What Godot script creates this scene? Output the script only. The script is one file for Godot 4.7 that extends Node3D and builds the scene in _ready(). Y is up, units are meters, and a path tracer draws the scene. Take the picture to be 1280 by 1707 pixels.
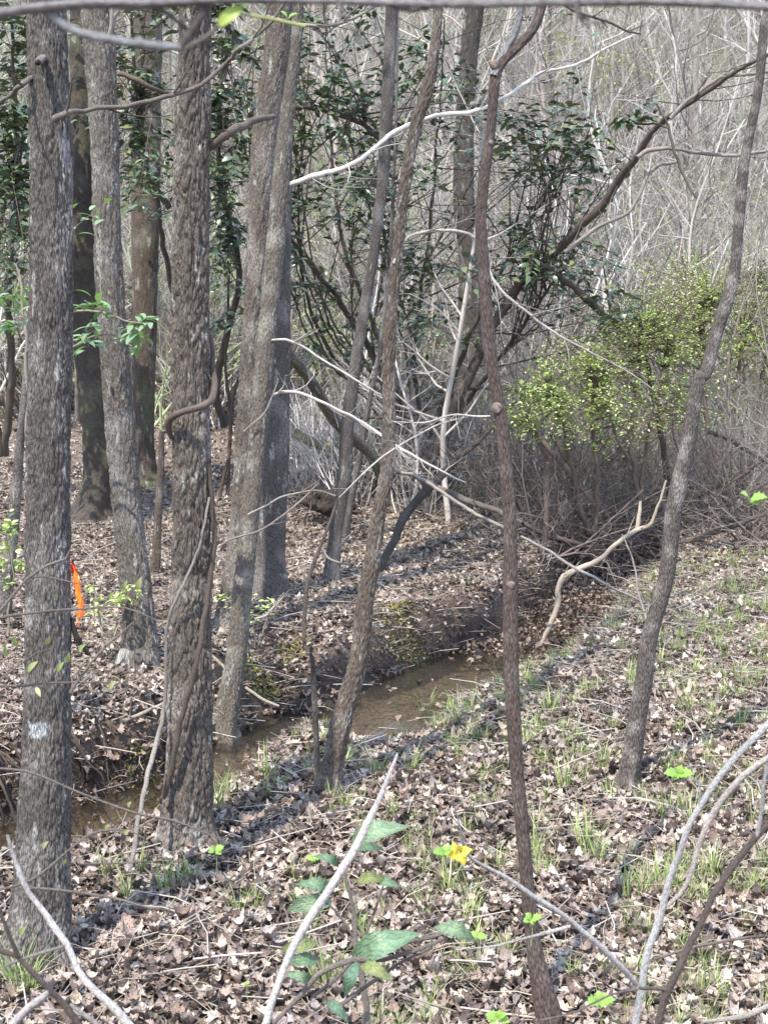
extends Node3D
# A leafless spring wood: a small creek between leaf-covered banks, trunks in front of it, a brushy hillside behind.
# Positions are metres in the world (x right, y up, the view runs towards -z); the paths of trunks and limbs are Vector4(x, y, z, radius).

var rng := RandomNumberGenerator.new()
var fine := FastNoiseLite.new()
var wide := FastNoiseLite.new()
var used := {}
var M := {}

const CREEK := [Vector2(-5.2, 4.6), Vector2(-3.2, 6.2), Vector2(-1.9, 7.05), Vector2(-1.45, 7.39), Vector2(-.89, 8.35), Vector2(-.48, 9.09), Vector2(.04, 10.12), Vector2(.68, 11.11), Vector2(1.26, 12.07), Vector2(1.75, 13.3), Vector2(2.3, 15), Vector2(3, 17.2), Vector2(4.6, 20)]
const WATER := -.32


class Geo:
	var v := PackedVector3Array()
	var n := PackedVector3Array()
	var uv := PackedVector2Array()
	var c := PackedColorArray()
	var i := PackedInt32Array()

	func tri(a: int, b: int, d: int) -> void:
		i.append(a)
		i.append(b)
		i.append(d)

	func put(p: Vector3, nn: Vector3, u: Vector2, col: Color) -> void:
		v.append(p)
		n.append(nn)
		uv.append(u)
		c.append(col)

	func mesh(origin := Vector3.ZERO) -> ArrayMesh:
		var a := []
		a.resize(Mesh.ARRAY_MAX)
		var w := v.duplicate()
		if origin != Vector3.ZERO:
			for k in w.size():
				w[k] -= origin
		a[Mesh.ARRAY_VERTEX] = w
		a[Mesh.ARRAY_NORMAL] = n
		a[Mesh.ARRAY_TEX_UV] = uv
		a[Mesh.ARRAY_COLOR] = c
		a[Mesh.ARRAY_INDEX] = i
		var m := ArrayMesh.new()
		m.add_surface_from_arrays(Mesh.PRIMITIVE_TRIANGLES, a)
		return m


# ---------- naming ----------

func numbered(called: String) -> String:
	if not used.has(called):
		used[called] = 0
		return called
	used[called] += 1
	return "%s_%03d" % [called, used[called]]


func tag(o: Node, label := "", category := "", group := "", kind := "") -> void:
	if label:
		o.set_meta("label", label)
	if category:
		o.set_meta("category", category)
	if group:
		o.set_meta("group", group)
	if kind:
		o.set_meta("kind", kind)


func thing(called: String, label: String, category: String, where: Vector3, group := "") -> Node3D:
	var o := Node3D.new()
	o.name = numbered(called)
	o.position = where
	add_child(o, true)
	tag(o, label, category, group)
	return o


func part(called: String, g, m: Material, parent: Node3D, origin := Vector3.ZERO) -> MeshInstance3D:
	var o := MeshInstance3D.new()
	o.name = called
	o.mesh = g.mesh(origin) if g is Geo else g
	o.material_override = m
	parent.add_child(o, true)
	return o


func copy(o: Node3D, where: Vector3, turn: float, size := 1.0) -> Node3D:
	var r: Node3D = o.duplicate()
	var stem := String(o.name)
	if stem.length() > 4 and stem.substr(stem.length() - 3).is_valid_int():
		stem = stem.substr(0, stem.length() - 4)
	r.name = numbered(stem)
	r.position = where
	r.rotation = Vector3(0, turn, 0)
	r.scale = Vector3.ONE * size
	add_child(r, true)
	return r


func many(called: String, m: Mesh, mat: Material, spots: Array, tints: Array, parent: Node3D) -> MultiMeshInstance3D:
	var mm := MultiMesh.new()
	mm.transform_format = MultiMesh.TRANSFORM_3D
	mm.use_colors = true
	mm.mesh = m
	mm.instance_count = spots.size()
	for k in spots.size():
		mm.set_instance_transform(k, spots[k])
		mm.set_instance_color(k, tints[k])
	var o := MultiMeshInstance3D.new()
	o.name = called
	o.multimesh = mm
	o.material_override = mat
	parent.add_child(o, true)
	o.set_meta("kind", "stuff")
	return o


# ---------- the lie of the land ----------

func creek(x: float, far: float) -> Vector2:
	var best := 1e9
	var side := 1.0
	var along := 0.0
	var acc := 0.0
	var p := Vector2(x, far)
	for k in CREEK.size() - 1:
		var a: Vector2 = CREEK[k]
		var d: Vector2 = CREEK[k + 1] - a
		var t := clampf((p - a).dot(d) / d.length_squared(), 0, 1)
		var e := p - a - d * t
		if e.length_squared() < best:
			best = e.length_squared()
			side = -1.0 if d.x * e.y - d.y * e.x > 0 else 1.0
			along = acc + t * d.length()
		acc += d.length()
	return Vector2(side * sqrt(best), along)


func ground(x: float, far: float) -> float:
	var c := creek(x, far)
	var w := .36 + .06 * sin(3 * c.y) - .25 * exp(-pow((x + .48) / .2, 2)) + .05 * fine.get_noise_2d(x * 2.6, far * 2.6) - .16 * smoothstep(10.9, 12.2, far) + .13 * smoothstep(-.95, -1.3, x)
	var bed := -.46
	var up := maxf(0, far - 27)
	var slope := .06 * maxf(0, far - 13.5) + .36 * up * up / (up + 4)
	var k: float
	var top: float
	if c.x > 0:
		k = smoothstep(w * .6, w + .32 + .6 * smoothstep(-.7, .3, x), c.x)
		top = .02 * maxf(0, x - 1)
	else:
		var bar := exp(-pow((x + .75) / .4, 2))
		k = smoothstep(w * .75, w + .22 + .6 * bar, -c.x)
		top = .09 - .03 * c.x
	top += slope + .9 * smoothstep(4.3, .5, far)
	var rough := wide.get_noise_2d(x * 1.1, far * 1.1) * .05 + fine.get_noise_2d(x * 5, far * 5) * .018
	if up > 0:
		rough += wide.get_noise_2d(x * .12 + 50, far * .12) * minf(1.6, up * .1)
	if far < 20:
		rough += fine.get_noise_2d(x * 9, far * 9) * .03 * smoothstep(1.1, .3, absf(c.x))
	return lerpf(bed, top, k) + rough * (.35 + .65 * k)


func on_ground(x: float, far: float, above := 0.0) -> Vector3:
	return Vector3(x, ground(x, far) + above, -far)


# ---------- shapes ----------

func spline(p: Array, step: float) -> Array:
	var out := []
	for k in p.size() - 1:
		var b: Vector4 = p[k]
		var c: Vector4 = p[k + 1]
		var a: Vector4 = p[k - 1] if k > 0 else b * 2 - c
		var d: Vector4 = p[k + 2] if k + 2 < p.size() else c * 2 - b
		var long := Vector3(c.x - b.x, c.y - b.y, c.z - b.z).length()
		var cuts := maxi(1, int(ceil(long / step)))
		for j in cuts:
			var t := float(j) / cuts
			var q: Vector4 = .5 * (2 * b + (c - a) * t + (2 * a - 5 * b + 4 * c - d) * t * t + (3 * b - a - 3 * c + d) * t * t * t)
			q.w = maxf(q.w, .0008)
			out.append(q)
	out.append(p[-1])
	return out


# A trunk or limb with its bark in relief. look: tone, pale, amp, freq, squash, width, lump, patch, moss, wander.
func limb(g: Geo, p: Array, sides: int, step: float, look: Dictionary) -> void:
	var s := spline(p, step)
	var amp: float = look.get("amp", 0.0)
	var freq: float = look.get("freq", 20.0)
	var squash: float = look.get("squash", .2)
	var width: float = look.get("width", .2)
	var lump: float = look.get("lump", .06)
	var tone: Color = look.tone
	var pale: Color = look.get("pale", tone)
	var patch: float = look.get("patch", .5)
	var moss: float = look.get("moss", 0.0)
	var marks: Array = look.get("marks", [])
	var wander: float = look.get("wander", 0.0)
	var foot: float = look.get("foot", 0.0)
	var off := Vector3(rng.randf() * 90, rng.randf() * 90, rng.randf() * 90)
	var first := g.v.size()
	var rows := s.size()
	var side := Vector3.RIGHT
	var cs := []
	for k in sides + 1:
		cs.append(Vector2(cos(TAU * k / sides), sin(TAU * k / sides)))
	var along := 0.0
	var around := maxf(1, round(TAU * p[0].w / .35))
	for j in rows:
		var q: Vector4 = s[j]
		var here := Vector3(q.x, q.y, q.z)
		var b: Vector4 = s[maxi(0, j - 1)]
		var f: Vector4 = s[mini(rows - 1, j + 1)]
		var dir := Vector3(f.x - b.x, f.y - b.y, f.z - b.z).normalized()
		if j > 0:
			along += Vector3(q.x - b.x, q.y - b.y, q.z - b.z).length()
		side = (side - dir * side.dot(dir)).normalized()
		var up := dir.cross(side)
		if wander > 0:
			here += side * (fine.get_noise_1d(along * 2.2 + off.x) + .5 * fine.get_noise_1d(along * 9 + off.x)) * wander + up * (fine.get_noise_1d(along * 2.2 + off.y) + .5 * fine.get_noise_1d(along * 9 + off.y)) * wander
		for k in sides + 1:
			var out: Vector3 = side * cs[k].x + up * cs[k].y
			var at := Vector3(cs[k].x * q.w, along * squash, cs[k].y * q.w) * freq + off
			var r := q.w
			var low := fine.get_noise_3d(cs[k].x * .8 + off.x, along * 2.5, cs[k].y * .8 + off.z)
			r *= 1 + lump * low
			if foot > 0:
				r *= 1 + foot * exp(-along * 4.5) * (.5 + 1.3 * maxf(0, sin(cs[k].angle() * 4 + off.x) + .6 * low))
			if amp > 0:
				var bent := at + Vector3(.5, .25, -.5) * fine.get_noise_3dv(at * .7 + Vector3(31, 0, 12))
				var n1 := fine.get_noise_3dv(bent)
				var n2 := fine.get_noise_3d(bent.z * 1.15 + 40, bent.y * 1.3 + low, bent.x * 1.15)
				var f1 := maxf(0, 1 - absf(n1) / width)
				var f2 := maxf(0, 1 - absf(n2) / width)
				r -= amp * maxf(f1, f2 * .9)
				r += amp * .55 * n2 * n1
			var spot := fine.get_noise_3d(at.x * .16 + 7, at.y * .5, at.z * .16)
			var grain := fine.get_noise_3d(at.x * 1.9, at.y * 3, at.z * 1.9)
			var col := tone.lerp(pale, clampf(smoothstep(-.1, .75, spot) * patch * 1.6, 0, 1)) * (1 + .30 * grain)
			var where := here + out * r
			if moss > 0:
				col = col.lerp(Color(.10, .115, .03), moss * smoothstep(.0, .5, spot * .6 + .5 * low + look.get("moss_low", 0.0) * exp(-along * 2.5)))
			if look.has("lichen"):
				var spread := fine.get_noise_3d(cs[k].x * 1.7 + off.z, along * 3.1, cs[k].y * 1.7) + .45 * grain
				col = col.lerp(Color(.44, .46, .42), .75 * smoothstep(look.lichen, look.lichen + .18, spread))  # lichen, its pale flecks also standing in for sunlit ridge edges
			for m in marks:   # m: [centre, half height, half width, colour]
				var away: Vector3 = where - m[0]
				var edge: float = maxf(absf(away.y) / m[1], Vector2(away.x, away.z).length() / m[2])
				col = col.lerp(m[3], smoothstep(1.0, .72, edge + grain * .35))
			g.put(where, out, Vector2(float(k) / sides * around, along / .35), Color(col.r, col.g, col.b))
	var ring := sides + 1
	for j in rows - 1:
		for k in sides:
			var a := first + j * ring + k
			g.tri(a, a + ring, a + 1)
			g.tri(a + 1, a + ring, a + ring + 1)
	if amp > 0 or lump > 0:
		for j in rows:
			for k in ring:
				var a := first + j * ring
				var k0 := (k - 1 + sides) % sides
				var k1 := (k + 1) % sides
				var du := g.v[a + k1] - g.v[a + k0]
				var dv := g.v[first + mini(j + 1, rows - 1) * ring + k] - g.v[first + maxi(j - 1, 0) * ring + k]
				var nn := du.cross(dv)
				if nn.dot(g.n[a + k]) < 0:
					nn = -nn
				g.n[a + k] = nn.normalized() if nn.length_squared() > 1e-16 else g.n[a + k]
	# close the far end
	var e: Vector4 = s[-1]
	var tip := g.v.size()
	g.put(Vector3(e.x, e.y, e.z), g.n[first + (rows - 1) * ring], Vector2.ZERO, tone)
	for k in sides:
		g.tri(first + (rows - 1) * ring + k, tip, first + (rows - 1) * ring + k + 1)


# A plain twig through a few points.
func stick(g: Geo, p: Array, sides: int, col: Color) -> void:
	var first := g.v.size()
	var side := Vector3(.31, .2, .93)
	for j in p.size():
		var q: Vector4 = p[j]
		var b: Vector4 = p[maxi(0, j - 1)]
		var f: Vector4 = p[mini(p.size() - 1, j + 1)]
		var dir := Vector3(f.x - b.x, f.y - b.y, f.z - b.z).normalized()
		side = side - dir * side.dot(dir)
		side = side.normalized() if side.length_squared() > 1e-6 else dir.cross(Vector3(.7, .1, -.7)).normalized()
		var up := dir.cross(side)
		for k in sides:
			var t := TAU * k / sides
			var out: Vector3 = side * cos(t) + up * sin(t)
			g.put(Vector3(q.x, q.y, q.z) + out * q.w, out, Vector2(float(k) / sides, j), col)
	for j in p.size() - 1:
		for k in sides:
			var a := first + j * sides + k
			var b := first + j * sides + (k + 1) % sides
			g.tri(a, a + sides, b)
			g.tri(b, a + sides, b + sides)


# A branch that forks on its own; the ends of its twigs are gathered in tips as [place, direction].
func grow(g: Geo, at: Vector3, dir: Vector3, long: float, r: float, level: int, o: Dictionary, tips: Array) -> void:
	var cuts := 4 if level > 0 else 3
	var p := [Vector4(at.x, at.y, at.z, r)]
	var d := dir.normalized()
	var here := at
	var stops := []
	for k in cuts:
		d = (d + Vector3(rng.randf_range(-1, 1), rng.randf_range(-1, 1), rng.randf_range(-1, 1)) * o.get("bend", .22) + Vector3.UP * o.get("lift", .05)).normalized()
		here += d * long / cuts
		p.append(Vector4(here.x, here.y, here.z, r * lerpf(1, o.get("taper", .35), float(k + 1) / cuts)))
		stops.append([here, d])
	var tone: Color = o.tone
	stick(g, p, 5 if level > 1 else (4 if level > 0 and r > .006 else 3), tone * rng.randf_range(.8, 1.2))
	if level == 0:
		tips.append([here, d])
		if o.get("mid", false):
			tips.append([stops[cuts - 2][0], d])
		return
	tips.append([here, d])
	var n: int = o.get("forks", 4)
	for k in n:
		var t := (k + rng.randf()) / n
		var f: float = lerpf(o.get("from", .25), 1.0, t) * cuts
		var j := mini(int(f), cuts - 1)
		var a: Vector4 = p[j]
		var b: Vector4 = p[j + 1]
		var q: Vector4 = a.lerp(b, f - j)
		var axis: Vector3 = stops[j][1]
		var swing := axis.cross(Vector3(rng.randf_range(-1, 1), rng.randf_range(-1, 1), rng.randf_range(-1, 1))).normalized()
		swing.y *= o.get("flat", 1.0)
		var out: Vector3 = (axis * o.get("ahead", .8) + swing).normalized()
		grow(g, Vector3(q.x, q.y, q.z), out, long * o.get("short", .55) * rng.randf_range(.7, 1.25), q.w * o.get("thin", .55), level - 1, o, tips)


# Normals from the faces round each corner.
func faced(g: Geo) -> void:
	var sum := PackedVector3Array()
	sum.resize(g.v.size())
	for k in range(0, g.i.size(), 3):
		var nn := (g.v[g.i[k + 2]] - g.v[g.i[k]]).cross(g.v[g.i[k + 1]] - g.v[g.i[k]])
		for j in 3:
			sum[g.i[k + j]] += nn
	for k in sum.size():
		g.n[k] = sum[k].normalized() if sum[k].length_squared() > 1e-16 else Vector3.UP


# A leaf lying along +x from its stalk, its upper face towards +y.
func leaf(cuts: int, long: float, broad: float, lobes: float, curl: float, fold: float, twist: float, tone := Color.WHITE, rib := 1.12) -> Geo:
	var g := Geo.new()
	for k in cuts + 1:
		var t := float(k) / cuts
		var w := broad * .5 * pow(sin(PI * clampf(pow(t, .85), .03, .985)), .8)
		if lobes > 0:
			w *= 1 + lobes * (1 if k % 2 == 0 else -1)
		var lift := curl * long * (t - .45) * (t - .45) * 2 + (sin(t * 9 + curl * 7) * .035 * long if absf(curl) > .35 else 0.0)
		for s in [-1, 0, 1]:
			var y: float = lift + absf(s) * fold * w + s * w * twist * (t - .4) * 2
			g.put(Vector3(long * t - absf(s) * 0.0, y, s * w), Vector3.UP, Vector2(t, s * .5 + .5), tone * (rib if s == 0 else 1.0))
	for k in cuts:
		var a := k * 3
		for s in 2:
			g.tri(a + s, a + s + 1, a + 3 + s)
			g.tri(a + s + 1, a + 4 + s, a + 3 + s)
	faced(g)
	return g


func facing(where: Vector3, along: Vector3, up: Vector3, size: float) -> Transform3D:
	var x := along.normalized()
	var z := x.cross(up)
	z = z.normalized() if z.length_squared() > 1e-6 else x.cross(Vector3(.3, .1, .9)).normalized()
	return Transform3D(Basis(x, z.cross(x), z) * size, where)


func anyway(flat := 1.0) -> Vector3:
	return Vector3(rng.randf_range(-1, 1), rng.randf_range(-1, 1) * flat, rng.randf_range(-1, 1))


func mat(col := Color.WHITE, rough := .8, back := Color.BLACK) -> StandardMaterial3D:
	var m := StandardMaterial3D.new()
	m.albedo_color = col
	m.vertex_color_use_as_albedo = true
	m.roughness = rough
	m.cull_mode = BaseMaterial3D.CULL_DISABLED
	if back != Color.BLACK:
		m.backlight_enabled = true
		m.backlight = back
	return m


func noise_picture(size: int, freq: float, octaves: int, stretch := 1.0, kind := FastNoiseLite.TYPE_SIMPLEX_SMOOTH) -> NoiseTexture2D:
	var n := FastNoiseLite.new()
	n.noise_type = kind
	n.frequency = freq
	n.fractal_octaves = octaves
	n.seed = 5
	var t := NoiseTexture2D.new()
	t.width = size
	t.height = int(size * stretch)
	t.seamless = true
	t.noise = n
	return t


func ramp(t: NoiseTexture2D, stops: Array) -> NoiseTexture2D:
	var g := Gradient.new()
	g.offsets = PackedFloat32Array(stops.map(func(s): return s[0]))
	g.colors = PackedColorArray(stops.map(func(s): return s[1].linear_to_srgb()))
	t.color_ramp = g
	return t


# ---------- trees ----------

const GREY := Color(.185, .160, .140)
const ASH := Color(.34, .31, .285)
const BROWN := Color(.150, .112, .088)

func crown(g: Geo, top: Vector3, r: float, tone: Color, limbs: int, reach: float) -> void:
	var tips := []
	for k in limbs:
		var a := TAU * k / limbs + rng.randf()
		grow(g, top + Vector3.DOWN * rng.randf() * reach * .8, Vector3(cos(a), rng.randf_range(.5, 1.3), sin(a)), reach * rng.randf_range(.7, 1.1), r * .5, 3, {"tone": tone, "forks": 4, "short": .6, "lift": .08}, tips)


# A tree from its path (base first). The trunk that shows keeps its bark in relief; above that it runs on into limbs.
func tree(called: String, label: String, p: Array, sides: int, step: float, look: Dictionary, more := 5.0, group := "", limbs := 6) -> Node3D:
	var b: Vector4 = p[0]
	var foot := on_ground(b.x, -b.z)
	var t := thing(called, label, "tree", foot, group)
	var flare: float = look.get("flare", 1.25)
	if not look.has("foot") and b.w > .03:
		look = look.merged({"foot": .42})
	var path := [Vector4(b.x, foot.y - .12, b.z, b.w * flare)] + p
	path[1] = Vector4(b.x, maxf(b.y, foot.y + .03), b.z, b.w)
	var g := Geo.new()
	limb(g, path, sides, step, look)
	part("trunk", g, M.bark, t, foot)
	if more > 0:
		var e: Vector4 = p[-1]
		var d: Vector4 = (p[-1] - p[-2])
		var dir := (Vector3(d.x, d.y, d.z).normalized() + Vector3.UP).normalized()
		var top := Vector3(e.x, e.y, e.z) + dir * more
		var c := Geo.new()
		stick(c, [Vector4(e.x, e.y - .02, e.z, e.w * .96), Vector4(e.x + dir.x * more * .5, e.y + dir.y * more * .5, e.z, e.w * .8), Vector4(top.x, top.y, top.z, e.w * .45)], 10, look.tone)
		crown(c, top, e.w * .6, look.tone, limbs, more * .45)
		part("crown", c, M.twig, t, foot)
	return t


# A branch or stick of its own along a path, with side twigs where asked: twigs is the number, side the length.
func branch(parent: Node3D, called: String, p: Array, tone: Color, twigs := 0, side := .3, sides := 8, lift := .1, rough := .06, slim := 1.0) -> MeshInstance3D:
	var g := Geo.new()
	if slim != 1.0:
		p = p.map(func(q): return Vector4(q.x, q.y, q.z, maxf(.001, q.w * slim)))
	limb(g, p, sides, .04, {"tone": tone, "pale": tone * 1.35, "lump": rough * 3, "patch": .5, "wander": minf(p[0].w * .8, .011), "freq": 30.0})
	var tips := []
	var s := spline(p, .1)
	for k in twigs:
		var j := 1 + int((s.size() - 2) * (k + rng.randf()) / twigs)
		j = clampi(j, 0, s.size() - 1)
		var q: Vector4 = s[j]
		var b: Vector4 = s[maxi(0, j - 1)]
		var along := Vector3(q.x - b.x, q.y - b.y, q.z - b.z).normalized()
		grow(g, Vector3(q.x, q.y, q.z), along * .8 + anyway(.8), side * rng.randf_range(.5, 1.2), minf(q.w * .6, .006), 1, {"tone": tone, "forks": 3, "lift": lift, "short": .5}, tips)
	return part(called, g, M.stick, parent, parent.position)


func loose(called: String, label: String, category: String, p: Array, tone: Color, group := "", twigs := 0, side := .3, lift := .1) -> Node3D:
	var a: Vector4 = p[0]
	var t := thing(called, label, category, Vector3(a.x, a.y, a.z), group)
	branch(t, "stem", p, tone, twigs, side, 8, lift)
	return t


# ---------- leafy plants ----------

# Stems along paths, twigs from them into the given clumps ([centre, radii, sprays]), leaves along the outer part of each twig.
func leafy(called: String, label: String, category: String, stems: Array, clumps: Array, tone: Color, leaf_mesh: Mesh, leaf_mat: Material, tints: Array, per: int, gap: float, group := "", singles := false, flat := .45, size := 1.0) -> Node3D:
	var a: Vector4 = stems[0][0]
	var foot := on_ground(a.x, -a.z)
	var t := thing(called, label, category, foot, group)
	var pool := []
	for s in stems:
		var g := Geo.new()
		limb(g, s, 9, .08, {"tone": tone, "pale": tone * 1.4, "lump": .1, "patch": .6, "wander": .02})
		part("stem", g, M.twig, t, foot)
		var q := spline(s, .15)
		for k in q.size():
			if k > q.size() * .2:
				pool.append(q[k])
	var tw := Geo.new()
	var spots := []
	var cols := []
	for c in clumps:
		for k in int(c[2]):
			var r := anyway()
			while r.length() > 1:
				r = anyway()
			var end: Vector3 = c[0] + r * c[1]
			var best: Vector4 = pool[0]
			var near := 1e9
			for j in 24:
				var q: Vector4 = pool[rng.randi() % pool.size()]
				var d := (Vector3(q.x, q.y, q.z) - end).length() * rng.randf_range(.8, 1.2)
				if d < near:
					near = d
					best = q
			var from := Vector3(best.x, best.y, best.z)
			var span := (end - from).length()
			var mid := from.lerp(end, .5) + anyway() * span * .12 + Vector3.UP * span * .06
			var col := tone * rng.randf_range(.75, 1.25)
			var w := clampf(span * .006, .002, minf(.012, best.w * .7))
			stick(tw, [Vector4(from.x, from.y, from.z, w), Vector4(mid.x, mid.y, mid.z, w * .7), Vector4(end.x, end.y, end.z, w * .35)], 4 if span > .5 else 3, col)
			var dir := (end - mid).normalized()
			var sideways := dir.cross(Vector3.UP).normalized()
			for j in per:
				var back := gap * j
				var root := end - dir * minf(back, span * .6) + anyway() * gap * .35
				var out: Vector3 = (dir * (.9 if j == 0 else .45) + sideways * (1 if j % 2 == 0 else -1) * rng.randf_range(.4, 1.1) + anyway() * .35 + Vector3.DOWN * rng.randf() * .25).normalized()
				spots.append(facing(root, out, (Vector3.UP + anyway() * flat).normalized(), size * rng.randf_range(.65, 1.2)))
				var tint: Color = tints[rng.randi() % tints.size()]
				cols.append(tint * rng.randf_range(.8, 1.2))
	part("twigs", tw, M.twig, t, foot)
	if singles:
		var kinds := []
		for tint in tints:
			var m: StandardMaterial3D = leaf_mat.duplicate()
			m.albedo_color = tint.linear_to_srgb()
			kinds.append(m)
		for k in spots.size():
			var o := MeshInstance3D.new()
			o.name = "leaf"
			o.mesh = leaf_mesh
			o.material_override = kinds[k % kinds.size()]
			o.transform = spots[k].translated(-foot)
			t.add_child(o, true)
	else:
		for k in spots.size():
			spots[k] = spots[k].translated(-foot)
		many("foliage", leaf_mesh, leaf_mat, spots, cols, t)
	return t


# A single leaf of a known place, as a part.
func one_leaf(t: Node3D, m: Mesh, tint: Color, mt: Material, root: Vector3, tip: Vector3, up: Vector3, long: float) -> void:
	var o := MeshInstance3D.new()
	o.name = "leaf"
	o.mesh = m
	var k: StandardMaterial3D = mt.duplicate()
	k.albedo_color = tint.linear_to_srgb()
	o.material_override = k
	o.transform = facing(root - t.position, tip - root, up, (tip - root).length() / long)
	t.add_child(o, true)


func _ready() -> void:
	rng.seed = 20240311
	fine.noise_type = FastNoiseLite.TYPE_SIMPLEX_SMOOTH
	fine.frequency = 1.0
	fine.fractal_type = FastNoiseLite.FRACTAL_NONE
	fine.seed = 3
	wide.noise_type = FastNoiseLite.TYPE_SIMPLEX
	wide.frequency = 1.0
	wide.fractal_octaves = 3
	wide.seed = 8

	# --- camera, sky, sun, exposure ---
	var cam := Camera3D.new()
	cam.name = "camera"
	cam.position = Vector3(0, 2.5, 0)
	cam.rotation_degrees = Vector3(-8, 0, 0)
	var lens := CameraAttributesPhysical.new()
	lens.frustum_focal_length = 32.97
	lens.frustum_focus_distance = 7.5
	lens.exposure_aperture = 9.0
	lens.frustum_near = .05
	lens.frustum_far = 400
	cam.attributes = lens
	cam.fov = 40
	cam.near = .05
	cam.far = 400
	add_child(cam)

	var env := Environment.new()
	env.background_mode = Environment.BG_SKY
	var sky := ProceduralSkyMaterial.new()
	sky.sky_top_color = Color(.64, .73, .88)
	sky.sky_horizon_color = Color(.92, .93, .93)
	sky.sky_curve = .16
	sky.ground_bottom_color = Color(.2, .18, .15)
	sky.ground_horizon_color = Color(.6, .6, .6)
	sky.sky_energy_multiplier = 1.0
	env.sky = Sky.new()
	env.sky.sky_material = sky
	env.background_energy_multiplier = 1.45
	env.tonemap_mode = Environment.TONE_MAPPER_LINEAR
	env.tonemap_exposure = 2.05
	env.sdfgi_enabled = true
	env.ssao_enabled = true
	env.ssil_enabled = true
	var we := WorldEnvironment.new()
	we.name = "world"
	we.environment = env
	add_child(we)

	var sun := DirectionalLight3D.new()
	sun.name = "sun"
	sun.light_energy = 1.15
	sun.light_color = Color(1.0, .96, .90)
	sun.light_angular_distance = .5
	sun.shadow_enabled = true
	sun.look_at_from_position(Vector3.ZERO, Vector3(.27, -.86, -.40), Vector3.UP)
	add_child(sun)

	# --- materials ---
	M.bark = mat(Color.WHITE, .9)
	M.bark.albedo_texture = ramp(noise_picture(512, .05, 4, .5), [[0.28, Color(.40, .38, .36)], [.5, Color(.74, .73, .72)], [.7, Color(1, 1, 1)]])
	M.bark.heightmap_enabled = true
	M.bark.heightmap_texture = noise_picture(512, .06, 4, .3)
	M.bark.heightmap_scale = .8
	M.stick = M.bark.duplicate()
	M.stick.uv1_scale = Vector3(1, 3, 1)
	M.stick.heightmap_scale = .18
	M.twig = mat(Color.WHITE, .8)
	M.litter = mat(Color.WHITE, .7)
	M.litter.albedo_texture = ramp(noise_picture(256, .025, 4, 1.0), [[0.2, Color(.66, .63, .61)], [.45, Color(.95, .945, .94)], [.7, Color(1, 1, 1)]])
	M.litter.heightmap_enabled = true
	M.litter.heightmap_texture = noise_picture(256, .03, 3)
	M.litter.heightmap_scale = .35
	M.grass = mat(Color.WHITE, .5, Color(.25, .3, .12))
	M.holly = mat(Color.WHITE, .3, Color(.12, .16, .05))
	M.tender = mat(Color.WHITE, .5, Color(.7, .8, .4))
	M.soil = mat(Color.WHITE, .95)
	M.soil.albedo_texture = ramp(noise_picture(1024, .02, 5), [[0.15, Color(.45, .42, .40)], [.5, Color(.75, .73, .71)], [.85, Color(1, 1, 1)]])
	M.soil.uv1_triplanar = true
	M.soil.uv1_world_triplanar = true
	M.soil.uv1_scale = Vector3.ONE * .9
	M.soil.heightmap_enabled = true
	M.soil.heightmap_texture = noise_picture(1024, .04, 4)
	M.soil.heightmap_scale = 2.5
	M.water = mat(Color(.20, .175, .135, .42), .03)
	M.water.vertex_color_use_as_albedo = false
	M.water.transparency = BaseMaterial3D.TRANSPARENCY_ALPHA
	M.water.normal_enabled = true
	var ripple := noise_picture(512, .015, 3)
	ripple.as_normal_map = true
	ripple.bump_strength = 3.0
	M.water.normal_texture = ripple
	M.water.normal_scale = .7
	M.water.uv1_triplanar = true
	M.water.uv1_world_triplanar = true
	M.water.uv1_scale = Vector3(1.1, 1.1, 1.1)

	build_ground()
	build_trees()
	build_background()
	build_evergreens()
	build_shrubs()
	build_small_trees_and_sticks()
	build_litter()
	build_near_plants()


func stops(parts: Array) -> PackedFloat32Array:
	# parts: [from, to, step at from, step at to]
	var out := PackedFloat32Array()
	for p in parts:
		var x: float = p[0]
		while x < p[1]:
			out.append(x)
			x += lerpf(p[2], p[3], (x - p[0]) / (p[1] - p[0]))
	out.append(parts[-1][1])
	return out


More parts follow.
